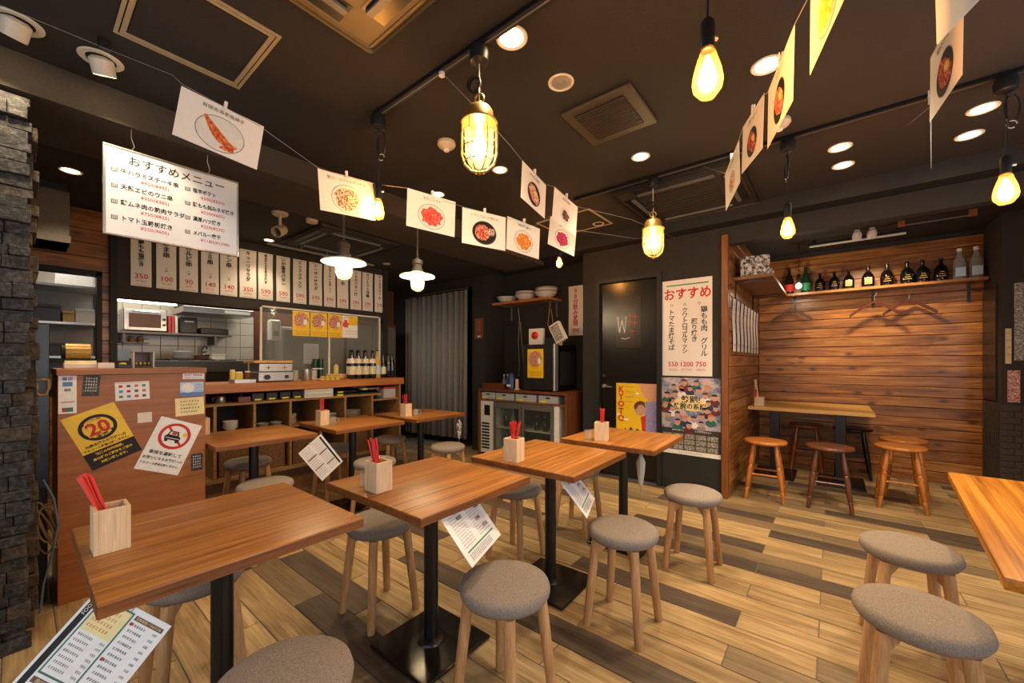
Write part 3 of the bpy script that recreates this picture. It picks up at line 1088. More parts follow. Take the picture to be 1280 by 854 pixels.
def mug(desc, x, y, z, rz):
    g = thing('glass_mug', 'small clear glass mug with handle ' + desc, 'mug', (x, y, z), rz, 'glass mugs beside the chopstick boxes')
    MB().lathe([(0.024, 0), (0.027, 0.004), (0.029, 0.066), (0.0265, 0.066), (0.0245, 0.008), (0.002, 0.008)], n=20, cap1=False).build('body', 'clear_glass', g)
    MB().tube([(0.028, 0, 0.056), (0.046, 0, 0.054), (0.052, 0, 0.036), (0.044, 0, 0.018), (0.028, 0, 0.014)], 0.0042, n=8).build('handle', 'clear_glass', g)


mug('behind the box on the third table', -1.43, 1.735, TZ, 2.5)
mug('behind the box on the farthest aisle table', -1.325, 2.50, TZ, 2.4)
mug('beside the box on the middle counter table', -3.36, 1.71, TZ, 0.9)
mug('beside the box on the table near the curtain', -3.255, 2.51, TZ, 0.9)
mug('beside the box on the second table', -1.585, 0.955, TZ, 2.6)

# =================================================================== laminated menus hung under the tables
def menu_sheet(label, center, right, up, w, h, style):
    s = sheet('menu', w, h, 'laminate', center, right, up, label, 'menu', 'laminated menus hung under the tables', th=0.0015)
    k = w / 0.21
    if style == 'food':
        rect(s, -0.098 * k, -0.083 * k, -h * 0.46, h * 0.46, 'ink')
        text(s, 'FOOD', 0.012, 'print_white', -0.0905 * k, h * 0.36, rot=PI / 2, z=0.001)
        rect(s, -0.078 * k, 0.012 * k, -h * 0.12, h * 0.46, 'print_teal')
        rect(s, -0.074 * k, 0.008 * k, -h * 0.105, h * 0.447, 'print_white', z=0.0008)
        rect(s, -0.074 * k, 0.008 * k, h * 0.22, h * 0.447, 'print_cream', z=0.0010)
        for q, yy in enumerate((0.40, 0.355, 0.31, 0.265)):
            scribble(s, -0.068 * k, -0.01 * k, h * yy, 0.007, 'print_orange', 7, z=0.0013, seed=q)
        for q in range(7):
            scribble(s, -0.068 * k, -0.028 * k, h * (0.19 - 0.042 * q), 0.0055, 'ink_soft', 7, z=0.0012, seed=q + 9)
            scribble(s, -0.010 * k, 0.004 * k, h * (0.19 - 0.042 * q), 0.0055, 'ink_soft', 3, z=0.0012, seed=q + 19)
        rect(s, 0.018 * k, 0.096 * k, h * 0.42, h * 0.455, 'print_brown')
        text(s, '名物串焼 / YAKITORI', 0.0075, 'print_cream', 0.057 * k, h * 0.437, z=0.0012)
        rect(s, -0.078 * k, 0.012 * k, -h * 0.185, -h * 0.145, 'print_brown')
        rect(s, -0.078 * k, 0.012 * k, -h * 0.33, -h * 0.29, 'print_brown')
        text(s, '揚げもの', 0.009, 'print_cream', -0.05 * k, -h * 0.165, z=0.0012)
        text(s, '季節料理', 0.009, 'print_cream', -0.05 * k, -h * 0.31, z=0.0012)
        for q in range(18):
            scribble(s, 0.022 * k, 0.060 * k, h * (0.39 - 0.046 * q), 0.0055, 'ink_soft', 6, z=0.0012, seed=q + 29)
            scribble(s, 0.080 * k, 0.092 * k, h * (0.39 - 0.046 * q), 0.0055, 'ink_soft', 3, z=0.0012, seed=q + 49)
            if q % 6 == 0:
                oval(s, 0.020 * k, h * (0.39 - 0.046 * q), 0.004, 0.004, 'ink_red', z=0.0014, n=12)
        for q in range(8):
            scribble(s, -0.074 * k, -0.03 * k, -h * (0.21 + 0.0 if q < 2 else 0.21) - (0.011 * q if q < 2 else 0.035 + 0.009 * (q - 2)), 0.0055, 'ink_soft', 6, z=0.0012, seed=q + 69)
    elif style == 'drink':
        rect(s, w * 0.36, w * 0.43, -h * 0.46, h * 0.46, 'ink')
        for (a, b, c) in ((-0.44, -0.04, 0.16), (0.0, 0.34, 0.10), (-0.44, -0.06, -0.16), (0.0, 0.34, -0.24)):
            rect(s, w * a, w * b, h * c - 0.004, h * c + 0.004, 'print_brown')
        for q in range(15):
            scribble(s, -w * 0.44, -w * 0.10, h * (0.44 - 0.06 * q), 0.006, 'ink_soft', 8, seed=q)
            scribble(s, w * 0.02, w * 0.32, h * (0.44 - 0.06 * q), 0.006, 'ink_soft', 8, seed=q + 31)
    else:
        rect(s, -w * 0.40, w * 0.40, -h * 0.285, -h * 0.255, 'print_green')
        for q in range(12):
            scribble(s, -w * 0.40, -w * 0.08, h * (0.42 - 0.055 * q), 0.006, 'print_grey', 9, seed=q + 3)
            scribble(s, w * 0.05, w * 0.40, h * (0.42 - 0.055 * q), 0.006, 'print_grey', 9, seed=q + 23)
        for q, (a, b) in enumerate(((-0.22, 0.30), (0.16, 0.06), (0.30, 0.28), (0.24, -0.12))):
            rect(s, w * a, w * (a + 0.14), h * b, h * (b + 0.07), 'printed_clutter', z=0.0010)
        for q in range(4):
            scribble(s, -w * 0.40, w * 0.25, -h * (0.33 + 0.035 * q), 0.005, 'ink_soft', 16, seed=q + 63)
    hk = MB().tube([(0, h / 2 - 0.012, 0.003), (0, h / 2 + 0.004, 0.004), (0, h / 2 + 0.010, -0.002), (0, h / 2 + 0.004, -0.008), (0, h / 2 - 0.012, -0.005)], 0.0012, n=6)
    hk.build('hook', 'steel', s)
    return s


def sheet_from(B, u, v, w, h):
    """B: a corner, u: unit direction along width, v: along height (away from B)"""
    B, u, v = Vector(B), Vector(u).normalized(), Vector(v).normalized()
    return B + u * w / 2 + v * h / 2


# large food menu hung under the nearest corner
A = Vector((-1.52, 0.124, 0.712))
u = Vector((0.13, 0.1285, -0.117)).normalized()
d = Vector((0.01, -0.12, -0.171)).normalized()
menu_sheet('large laminated food menu with black band hanging at the nearest table corner', A + u * 0.105 + d * 0.1485, u, -d, 0.21, 0.297, 'food')
# landscape leaflets leaning out below the aisle tables
u = Vector((-0.11, 0.302, -0.003)).normalized()
v = Vector((-0.11, -0.061, 0.152)).normalized()
B = Vector((-1.01, 1.033, 0.560))
menu_sheet('laminated white leaflet with green stripe hanging under the second table', B + u * 0.1485 + v * 0.10, u, v, 0.297, 0.20, 'green')
B = B + Vector((0.100, 0.672, -0.004))
menu_sheet('laminated white leaflet with green stripe hanging under the third table', B + u * 0.1485 + v * 0.10, u, v, 0.297, 0.20, 'green')
v = (Vector((0, 1.477, 0.742)) - Vector((0, 1.661, 0.487))).normalized()
u = Vector((0, v.z, -v.y))
menu_sheet('laminated price list with brown bars hanging at the counter-side tables', (-3.045, 1.462, 0.565), u, v, 0.205, 0.30, 'drink')

# =================================================================== ceiling fittings
CZ = 2.70


def spot(loc, power, angle=104, color=(1.0, 0.79, 0.52), blend=0.6, target=None, parent=None):
    l = bpy.data.lights.new('downlight_beam', 'SPOT')
    l.energy = power
    l.spot_size = math.radians(angle)
    l.spot_blend = blend
    l.shadow_soft_size = 0.035
    l.color = color
    o = bpy.data.objects.new('downlight_beam', l)
    o.location = loc
    if target is not None:
        d = Vector(target) - Vector(loc)
        o.rotation_euler = d.to_track_quat('-Z', 'Y').to_euler()
    COL.objects.link(o)
    return o


def downlight(label, x, y, r=0.055, z=CZ, power=22, on=True, group='round recessed ceiling downlights'):
    d = thing('downlight', label, 'ceiling light', (x, y, z), 0, group)
    MB().lathe([(r * 0.80, -0.001), (r * 1.02, -0.006), (r * 1.12, -0.003), (r * 1.12, 0.0)], n=28, cap0=False, cap1=False).build('rim', 'light_housing', d)
    if on:
        MB().lathe([(0.001, -0.0015), (r * 0.82, -0.0015)], n=28, cap0=False, cap1=False).build('lens', 'glow_downlight', d)
        spot((x, y, z - 0.02), power)
    else:
        MB().lathe([(0.001, -0.001), (r * 0.35, -0.001), (r * 0.45, -0.0035), (r * 0.82, -0.0035)], n=28, cap0=False, cap1=False).build('reflector', 'steel', d)


PW_D = 33
downlight('bright white downlight just right of the brass cage lamp over the aisle', -1.08, 1.34, 0.062, power=PW_D)
downlight('unlit downlight between the cage lamp and the square air grille', -1.06, 1.71, 0.058, on=False)
downlight('lit downlight just beyond the square air grille', -1.02, 2.67, 0.055, power=PW_D)
downlight('lit downlight over the niche side, the nearer of the left pair', 0.04, 3.37, 0.058, power=PW_D)
downlight('lit downlight over the niche side, the farther of the left pair', 0.06, 3.69, 0.058, power=PW_D)
downlight('lit downlight at upper right, the nearer of the right pair', 0.65, 3.35, 0.058, power=PW_D)
downlight('lit downlight at upper right, the farther of the right pair', 0.66, 3.69, 0.058, power=PW_D)
downlight('lit downlight half behind a hanging food card right of the large bulb', -0.24, 2.22, 0.06, power=PW_D)
downlight('small lit downlight just right below the brass cage lamp', -1.89, 2.21, 0.05, power=PW_D)
downlight('small lit downlight above the tomato food card', -2.57, 2.21, 0.05, power=PW_D)
downlight('small lit downlight behind the pink food card', -1.85, 3.70, 0.05, power=14)
downlight('small downlight over the price strips', -4.50, 1.62, 0.045, z=2.545, power=8)
downlight('small downlight in the low ceiling beside the whiteboard', -3.87, 0.22, 0.05, z=2.545, power=20)
downlight('unlit round speaker-like downlight above the enamel lamps', -4.20, 2.42, 0.065, z=2.545, on=False)
downlight('unlit small downlight above the end of the price strips', -4.42, 2.95, 0.04, z=2.545, on=False)


def eyeball(label, x, y, tilt_to):
    d = thing('adjustable_downlight', label, 'ceiling light', (x, y, CZ), 0, 'cream swivel downlights at upper left')
    MB().lathe([(0.052, 0.0), (0.052, -0.004), (0.074, -0.006), (0.078, -0.002), (0.078, 0.0)], n=30, cap0=False, cap1=False).build('rim', 'light_housing', d)
    ax = Vector(tilt_to).normalized()
    q = Vector((0, 0, -1)).rotation_difference(ax).to_matrix()
    MB().lathe([(0.040, -0.065), (0.042, -0.060), (0.044, 0.0), (0.030, 0.012)], n=24, axis=q, cap0=False).build('swivel_head', 'light_housing', d)
    MB().lathe([(0.001, -0.061), (0.040, -0.061)], n=24, axis=q, cap0=False, cap1=False).build('lens', 'glow_spot', d)
    MB().box(-0.012, 0.012, -0.004, 0.004, -0.045, 0.0).build('bracket', 'steel', d)
    p = Vector((x, y, CZ)) + ax * 0.075
    spot(p, 16, 80, target=p + ax)


eyeball('cream swivel downlight cut by the left edge, glowing towards the beam', -2.62, 0.0, (-0.55, -0.2, -1))
eyeball('cream swivel downlight at upper left, aimed at the dark beam', -2.64, 0.245, (-0.45, 0.25, -1))

# ceiling access hatch
ht = thing('ceiling_hatch', 'square ceiling hatch with cream double frame at upper left', 'hatch', (-2.11, 0.485, CZ))
for (a, b, t, nm) in ((0.262, 0.230, 0.013, 'outer_frame'), (0.244, 0.212, 0.017, 'inner_frame')):
    f = MB()
    f.box(-a, a, -b, -b + t, -0.005, 0)
    f.box(-a, a, b - t, b, -0.005, 0)
    f.box(-a, -a + t, -b + t, b - t, -0.005, 0)
    f.box(a - t, a, -b + t, b - t, -0.005, 0)
    f.build(nm, 'hatch_cream', ht, smooth=False)
MB().box(-0.218, 0.218, -0.19, 0.19, -0.003, 0).build('door_panel', 'ceiling_paint', ht)
h2 = thing('ceiling_hatch', 'ceiling hatch with thin frame beyond the pink food card', 'hatch', (-2.03, 3.53, CZ))
f = MB()
f.box(-0.30, 0.30, -0.25, -0.232, -0.006, 0)
f.box(-0.30, 0.30, 0.232, 0.25, -0.006, 0)
f.box(-0.30, -0.282, -0.232, 0.232, -0.006, 0)
f.box(0.282, 0.30, -0.232, 0.232, -0.006, 0)
f.build('frame', 'hatch_cream', h2, smooth=False)
MB().box(-0.282, 0.282, -0.232, 0.232, -0.003, 0).build('door_panel', 'ceiling_paint', h2)

# four-way ceiling air conditioners
def cassette(label, x, y, z, half, rz=0.0, panel='cassette_beige', grille='filter_mesh', cut=0.0):
    a = thing('ceiling_air_conditioner', label, 'air conditioner', (x, y, z), rz)
    MB().box(-half, half, -half, half, -0.022, 0).build('panel', panel, a, bevel=0.03, seg=3)
    MB().box(-half * 0.93, half * 0.93, -half * 0.93, half * 0.93, -0.030, -0.02).build('inner_panel', panel, a, bevel=0.012, seg=2)
    g = half * 0.56
    ig = MB().box(-g, g, -g, g, -0.034, -0.029).build('intake_grille', grille, a)
    for k in range(9):
        t = -g + g * 2 * (k + 0.5) / 9
        MB().box(-g, g, t - 0.004, t + 0.004, -0.038, -0.033).build('grille_bar', panel, ig)
    for k in range(4):
        mt = Matrix.Rotation(k * PI / 2, 4, 'Z')
        sl_ = MB().box(-half * 0.62, half * 0.62, half * 0.66, half * 0.88, -0.033, -0.028, mt).build('air_slot', 'metal_black', a)
        MB().box(-half * 0.60, half * 0.60, half * 0.70, half * 0.76, -0.046, -0.034, mt).build('louvre', 'steel_dull', sl_)
    return a


cassette('beige ceiling air conditioner cut off by the top edge, left of centre', -1.13, 0.52, CZ, 0.475)
cassette('dark ceiling air conditioner with black grille before the poster wall', -0.96, 3.55, CZ, 0.48, panel='vent_dark')
cassette('dark ceiling air conditioner above the counter seats', -3.98, 2.12, 2.545, 0.42, panel='vent_dark')
# square air grille
g = thing('air_grille', 'square brown ceiling grille with fine black slats above the aisle', 'vent', (-0.99, 2.12, CZ))
MB().box(-0.205, 0.205, -0.205, 0.205, -0.018, 0).build('frame', 'vent_brown', g, bevel=0.006)
MB().box(-0.145, 0.145, -0.145, 0.145, -0.021, -0.017).build('backing', 'metal_black', g)
for k in range(16):
    t = -0.14 + 0.28 * k / 15
    MB().box(-0.145, 0.145, t - 0.004, t + 0.004, -0.026, -0.019).build('slat', 'vent_brown', g)
# smoke detectors
for lb, x, y in (('cream round smoke detector left of the brass cage lamp', -1.92, 1.72), ('cream round detector behind the hanging food cards at upper right', -0.24, 2.78)):
    s = thing('smoke_detector', lb, 'smoke detector', (x, y, CZ), 0, 'ceiling detectors')
    MB().lathe([(0.056, 0.0), (0.058, -0.018), (0.048, -0.032), (0.020, -0.046), (0.018, -0.05)][::-1], n=24).build('housing', 'cream_plastic', s)
    MB().lathe([(0.017, -0.056), (0.020, -0.05)], n=16).build('sensor_cap', 'white_plastic', s)

# lighting tracks
def track(label, x0, x1, y):
    t = thing('lighting_track', label, 'light track', ((x0 + x1) / 2, y, CZ))
    L = (x1 - x0) / 2
    MB().box(-L, L, -0.018, 0.018, -0.022, 0).build('rail', 'metal_black', t, bevel=0.002)
    MB().box(-L + 0.01, L - 0.01, -0.004, 0.004, -0.0235, -0.021).build('groove', 'steel_dull', t)
    MB().box(-L - 0.02, -L + 0.03, -0.022, 0.022, -0.028, 0).build('end_cap', 'metal_black', t)


track('black ceiling lighting track nearer the camera, carrying the brass cage lamp', -1.98, 1.3, 1.27)
track('black ceiling lighting track farther away, before the poster wall', -1.70, 1.9, 3.0)


# =================================================================== pendant lamps
def plug(t, z):
    MB().lathe([(0.026, z - 0.075), (0.040, z - 0.066), (0.043, z - 0.03), (0.036, z - 0.004), (0.030, z)], n=24).build('canopy', 'plastic_black', t)


def edison(label, x, y, zb, size=0.08, track_z=CZ - 0.022, coil=True, canopy=True):
    """vintage filament bulb hanging on a cord; zb is the bulb's middle"""
    t = thing('bulb_pendant', label, 'pendant lamp', (x, y, 0), random.uniform(0, 3), 'bare filament bulb pendants')
    if canopy:
        plug(t, track_z)
    r = size / 2
    hb = size * 1.75
    top = zb + hb / 2
    MB().tube([(0, 0, track_z - 0.02), (0.004, 0, (track_z + top) / 2), (0, 0, top + 0.07)], 0.0035, n=6).build('cord', 'plastic_black', t)
    sk = MB().lathe([(0.016, top - 0.008), (0.019, top - 0.004), (0.0205, top + 0.07), (0.014, top + 0.082)], n=20).build('socket', 'plastic_black', t)
    MB().cyl((0.02, 0, top + 0.035), (0.034, 0, top + 0.035), 0.006, n=10).build('switch_key', 'steel', sk)
    b = zb - hb / 2
    bu = MB().lathe([(0.002, b), (r * 0.55, b + hb * 0.05), (r * 0.93, b + hb * 0.20), (r, b + hb * 0.34), (r * 0.88, b + hb * 0.55), (r * 0.6, b + hb * 0.82), (r * 0.42, b + hb)], n=24, cap1=False).build('bulb', 'bulb_glass', t)
    MB().lathe([(0.003, b + hb * 0.16), (r * 0.46, b + hb * 0.22), (r * 0.60, b + hb * 0.38), (r * 0.42, b + hb * 0.58), (r * 0.12, b + hb * 0.84)], n=14).build('filament', 'glow_filament', bu)
    if coil:
        zz = track_z - 0.16
        pts = []
        for i in range(40):
            a = i / 39 * 2 * PI * 2
            pts.append((0.02 + 0.026 * math.cos(a), 0.004 * math.sin(a * 1.7), zz + 0.07 * math.sin(a)))
        MB().tube(pts, 0.003, n=5).build('cord_coil', 'plastic_black', t)
        MB().tube([(0.02 + 0.018 * math.cos(a / 8 * 5.2), 0, zz - 0.075 + 0.018 * math.sin(a / 8 * 5.2)) for a in range(9)], 0.003, n=6).build('hook', 'cream_plastic', t)
    return t


edison('large filament bulb hanging at top centre right, nearest the camera', -0.285, 1.27, 2.145, 0.085, coil=False)
edison('filament bulb on the left end of the near track, by the beef food card', -1.985, 1.27, 2.155, 0.070)
edison('filament bulb hanging before the niche shelf', -0.215, 3.0, 2.13, 0.078)
edison('filament bulb at the right edge of the picture', 0.655, 3.0, 2.135, 0.088)
edison('small far filament bulb above the shelf of bowls', -2.19, 3.50, 2.32, 0.065, coil=False, track_z=CZ)
# bare bulb with clear shade over the niche table
nl = thing('niche_pendant', 'small bright bulb under a wire hanger by the niche bottles', 'pendant lamp', (-0.30, 5.62, 0))
MB().tube([(0, 0, 2.66), (0.005, 0, 2.45), (0, 0, 2.30)], 0.003, n=6).build('cord', 'plastic_black', nl)
MB().lathe([(0.014, 2.20), (0.020, 2.21), (0.02, 2.28), (0.012, 2.30)], n=16).build('socket', 'plastic_black', nl)
MB().ball((0, 0, 2.165), 0.028).build('bulb', 'glow_small', nl)
MB().tube([(0.03 * math.cos(a * 0.7), 0.02 * math.sin(a * 0.7), 2.32 + 0.012 * a) for a in range(14)], 0.003, n=6).build('chain', 'iron', nl)


def cage_lamp(label, x, y, ztop, track_z=CZ - 0.022):
    """brass ship's lamp with wire guard; ztop is the top of the brass cap"""
    t = thing('cage_lamp', label, 'pendant lamp', (x, y, ztop), 0.3, 'brass cage pendants')
    zt = track_z - ztop
    MB().lathe([(0.026, zt - 0.075), (0.040, zt - 0.066), (0.043, zt - 0.03), (0.036, zt - 0.004), (0.030, zt)], n=24).build('canopy', 'plastic_black', t)
    MB().tube([(0, 0, zt - 0.07), (0, 0, 0.02)], 0.003, n=6).build('cord', 'cream_plastic', t)
    pts = []
    for i in range(60):
        a = i / 59 * 2 * PI * 4
        pts.append((-0.025 + 0.028 * math.cos(a) + 0.004 * math.sin(a * 0.37), 0.010 * math.sin(a * 0.5), 0.105 + 0.034 * math.sin(a)))
    MB().tube(pts, 0.004, n=5).build('cord_coil', 'iron', t)
    MB().tube([(0.022 * math.cos(a / 14 * 2 * PI), 0, 0.035 + 0.022 * math.sin(a / 14 * 2 * PI)) for a in range(14)], 0.005, n=6, closed=True).build('hanging_ring', 'brass', t)
    MB().lathe([(0.075, -0.075), (0.078, -0.070), (0.062, -0.060), (0.060, -0.022), (0.050, -0.008), (0.018, 0.0), (0.016, 0.02)], n=28).build('cap', 'brass', t)
    gl = MB().lathe([(0.018, -0.262), (0.046, -0.250), (0.062, -0.215), (0.064, -0.10), (0.055, -0.075)], n=28, cap1=False).build('glass', 'lamp_glass', t)
    MB().lathe([(0.008, -0.222), (0.024, -0.208), (0.030, -0.182), (0.022, -0.150), (0.012, -0.12), (0.012, -0.075)], n=18).build('bulb', 'glow_lantern', gl)
    gp = MB().lathe([(0.074, -0.079), (0.081, -0.077), (0.081, -0.070), (0.074, -0.068)], n=28, cap0=False, cap1=False).build('guard', 'brass', t)
    for k in range(6):
        a = k * PI / 3 + 0.39
        rad = 0.0062 if k % 3 == 0 else 0.0024
        c, s_ = math.cos(a), math.sin(a)
        pts = [(0.074 * c, 0.074 * s_, -0.072), (0.077 * c, 0.077 * s_, -0.13), (0.077 * c, 0.077 * s_, -0.21), (0.064 * c, 0.064 * s_, -0.252), (0.034 * c, 0.034 * s_, -0.280), (0, 0, -0.287)]
        MB().tube(pts, rad, n=6).build('guard_bar', 'brass', gp)
    for zz, rad in ((-0.12, 0.077), (-0.19, 0.077), (-0.248, 0.066)):
        MB().tube([(rad * math.cos(i / 24 * 2 * PI), rad * math.sin(i / 24 * 2 * PI), zz) for i in range(24)], 0.0022, n=6, closed=True).build('guard_ring', 'brass', gp)
    MB().cyl((0, 0, -0.287), (0, 0, -0.298), 0.006, n=8).build('guard_nut', 'brass', gp)


cage_lamp('brass cage pendant lamp at top centre, nearest the camera', -1.205, 1.27, 2.415)
cage_lamp('brass cage pendant lamp farther back above the door', -1.05, 3.0, 2.37)


def enamel_lamp(label, x, y, zs, R, ztop=2.53):
    """flat enamel shade with a glass jar below; zs is the shade rim height"""
    t = thing('enamel_lamp', label, 'pendant lamp', (x, y, zs), 0, 'white enamel shade pendants')
    MB().lathe([(0.002, 0.034), (R * 0.30, 0.030), (R * 0.62, 0.016), (R * 0.97, 0.004), (R, 0.0), (R, 0.006), (R * 0.97, 0.012), (R * 0.62, 0.026), (R * 0.32, 0.046)], n=40, cap0=False, cap1=False).build('shade', 'enamel_white', t)
    MB().lathe([(0.050, 0.040), (0.052, 0.065), (0.040, 0.070), (0.040, 0.115), (0.048, 0.118), (0.046, 0.150), (0.020, 0.162), (0.012, 0.175)], n=22).build('fitting', 'grey_cast', t)
    gj = MB().lathe([(0.030, -0.128), (0.052, -0.112), (0.062, -0.080), (0.063, 0.025)], n=26, cap1=False).build('glass_jar', 'lamp_glass', t)
    MB().lathe([(0.006, -0.09), (0.026, -0.075), (0.032, -0.045), (0.022, -0.005), (0.014, 0.03)], n=18).build('bulb', 'glow_enamel', gj)
    n = 9
    for k in range(n):
        z0 = 0.17 + k * (ztop - zs - 0.17) / n
        L = (ztop - zs - 0.17) / n * 0.62
        pts = []
        for i in range(12):
            a = i / 12 * 2 * PI
            q = 0.008 * math.cos(a)
            pts.append((q, 0, z0 + L * 0.8 + L * math.sin(a)) if k % 2 == 0 else (0, q, z0 + L * 0.8 + L * math.sin(a)))
        MB().tube(pts, 0.0022, n=5, closed=True).build('chain_link', 'steel_dull', t)


enamel_lamp('white enamel shade lamp over the counter tables, the nearer of two', -2.97, 1.60, 2.07, 0.165)
enamel_lamp('white enamel shade lamp over the counter tables, nearer the curtain', -2.96, 2.30, 2.075, 0.158)

# cream spotlight arm and rail light over the counter
sl = thing('spotlight', 'cream adjustable spotlight on the ceiling above the price strips', 'spotlight', (-3.60, 1.38, 2.545))
MB().lathe([(0.055, -0.022), (0.062, -0.01), (0.062, 0)], n=24).build('base', 'cream_plastic', sl)
MB().cyl((0, 0, -0.02), (0, 0, -0.11), 0.012, n=10).build('stem', 'cream_plastic', sl)
q = Vector((0, 0, 1)).rotation_difference(Vector((0.5, -0.6, -0.45))).to_matrix()
MB().lathe([(0.030, -0.05), (0.042, -0.045), (0.045, 0.06), (0.040, 0.065), (0.036, 0.03)], c=(0.0, 0.0, -0.15), n=20, axis=q, cap1=False).build('lamp_head', 'cream_plastic', sl)
s = thing('smoke_detector', 'round cream detector beside the cream spotlight', 'smoke detector', (-3.55, 1.62, 2.545), 0, 'ceiling detectors')
MB().lathe([(0.02, -0.035), (0.045, -0.03), (0.05, 0)], n=20).build('housing', 'cream_plastic', s)
rl = thing('hanging_rail', 'thin metal rail hung from the ceiling above the price strips', 'rail', (-4.35, 2.1, 2.545))
MB().box(-0.02, 0.02, -0.55, 0.62, -0.085, -0.070).build('rail', 'steel_dull', rl)
for yy in (-0.22, 0.05, 0.45):
    MB().cyl((0, yy, -0.075), (0, yy, 0), 0.006, n=8).build('hanger_rod', 'steel_dull', rl)
# dark box hanging below the low ceiling at left
db = thing('duct_box', 'dark boxed duct hanging below the low ceiling by the stone pillar', 'duct', (-4.38, 0.105, 2.135))
MB().box(-0.18, 0.18, -0.16, 0.13, 0, 0.36).build('casing', 'duct_paint', db, bevel=0.004)
MB().box(-0.185, 0.185, -0.165, 0.135, 0, 0.05).build('lower_lip', 'duct_paint', db)
MB().box(-0.17, 0.17, -0.15, 0.12, 0.36, 0.41).build('neck', 'trim_black', db)
# strip lamps and spots on the niche ceiling
for lb, p0, p1 in (('white fluorescent tube fitting on the niche ceiling', (-0.22, 5.62), (0.60, 5.62)), ('thin bracketed rail on the niche ceiling at right', (0.52, 5.35), (0.98, 5.35))):
    o = thing('tube_light' if 'tube' in lb else 'curtain_rail', lb, 'light' if 'tube' in lb else 'rail', ((p0[0] + p1[0]) / 2, p0[1], 2.66))
    L = (p1[0] - p0[0]) / 2
    if 'tube' in lb:
        MB().box(-L, L, -0.012, 0.012, -0.05, -0.03).build('housing', 'iron', o)
        MB().box(-L * 0.9, -L * 0.8, -0.01, 0.01, -0.03, 0).build('bracket', 'iron', o)
        MB().box(L * 0.8, L * 0.9, -0.01, 0.01, -0.03, 0).build('bracket', 'iron', o)
        MB().cyl((-L + 0.02, 0, -0.063), (L - 0.02, 0, -0.063), 0.012, n=10).build('tube', 'white_plastic', o)
    else:
        MB().box(-L, L, -0.006, 0.006, -0.055, -0.045).build('rail', 'steel_dull', o)
        for xx in (-L, L):
            MB().box(xx - 0.025, xx + 0.025, -0.008, 0.008, -0.06, 0).build('bracket', 'veneer_brown', o)
for lb, x in (('left white ceiling spot over the niche', 0.20), ('right white ceiling spot over the niche', 0.315)):
    o = thing('ceiling_spot', lb, 'spotlight', (x, 5.45, 2.66), 0, 'white spots over the niche')
    MB().box(-0.02, 0.02, -0.02, 0.02, -0.03, 0).build('base', 'white_plastic', o)
    MB().lathe([(0.036, -0.045), (0.040, 0.0), (0.028, 0.04)], c=(0, 0, -0.055), n=16, axis=Matrix.Rotation(0.5, 3, 'X')).build('lamp_head', 'white_plastic', o)

for x in (0.20, 0.315):
    spot((x, 5.45, 2.55), 32, 84, target=(x + 0.22, 6.2, 1.55))

# =================================================================== food cards on strings
FOODS = {}


def food_card(label, PLx, PRx, zl, zr, title, food, plate='ceramic_white', w=0.297, h=0.21, tilt=0.0, shape='round', blank=False, plate_r=0.084, fx=0.0, fy=-0.020):
    """PLx, PRx: (x, y) of the left and right edge; zl, zr: heights of their middles"""
    a, b = Vector((PLx[0], PLx[1], zl)), Vector((PRx[0], PRx[1], zr))
    r = (b - a).normalized()
    up = Vector((0, 0, 1)) + r * tilt
    s = sheet('food_card', w, h, 'paper', (a + b) / 2, r, up, label, 'card', 'laminated food photo cards on strings', th=0.0009)
    if not blank:
        text(s, title, 0.019, 'ink', 0.0, h * 0.36)
        oval(s, fx, fy, plate_r, plate_r * 0.86, 'print_grey', z=0.0005)
        oval(s, fx, fy, plate_r * 0.96, plate_r * 0.82, plate, z=0.0008)
        sd = sum(map(ord, title))
        if shape == 'prawn':
            pts = []
            for k in range(16):
                t = k / 15
                x = -0.062 + 0.118 * t
                y = 0.058 - 0.10 * t - 0.02 * math.sin(t * PI)
                wd = 0.005 + 0.016 * math.sin(min(1, t * 1.3) * PI * 0.75)
                pts.append((x + wd * 0.6, y + wd * 0.7))
            lo = []
            for k in range(16):
                t = k / 15
                x = -0.062 + 0.118 * t
                y = 0.058 - 0.10 * t - 0.02 * math.sin(t * PI)
                wd = 0.005 + 0.016 * math.sin(min(1, t * 1.3) * PI * 0.75)
                lo.append((x - wd * 0.6, y - wd * 0.7))
            flat(s, [(x + fx, y + fy) for x, y in lo + pts[::-1]], food, z=0.0012)
            oval(s, fx + 0.03, fy - 0.052, 0.026, 0.009, food, z=0.0012, rough=0.15, seed=sd)
        elif shape == 'long':
            oval(s, fx, fy, plate_r * 0.86, plate_r * 0.52, food, z=0.0011, rough=0.10, rot=-0.5, seed=sd)
            oval(s, fx + 0.02, fy + 0.01, plate_r * 0.32, plate_r * 0.2, 'food_yellow', z=0.0014, rough=0.2, rot=-0.5, seed=sd + 3)
        elif shape == 'two':
            oval(s, fx - 0.014, fy, plate_r * 0.62, plate_r * 0.56, food, z=0.0011, rough=0.06, seed=sd)
            oval(s, fx + 0.045, fy + 0.012, plate_r * 0.32, plate_r * 0.28, 'food_beef', z=0.0012, rough=0.1, seed=sd + 1)
        else:
            oval(s, fx, fy, plate_r * 0.76, plate_r * 0.62, food, z=0.0011, rough=0.16, seed=sd)
            oval(s, fx - 0.012, fy + 0.016, plate_r * 0.36, plate_r * 0.30, food, z=0.0014, rough=0.25, seed=sd + 5)
    c = MB()
    c.box(-0.006, 0.006, h / 2 - 0.022, h / 2 + 0.026, 0.001, 0.005)
    c.box(-0.006, 0.006, h / 2 - 0.022, h / 2 + 0.026, -0.008, -0.004)
    c.tube([(0, h / 2 + 0.002, 0.004), (0, h / 2 + 0.008, -0.002), (0, h / 2 + 0.002, -0.007)], 0.004, n=6)
    c.build('peg', 'white_plastic', s)
    return s, a, b


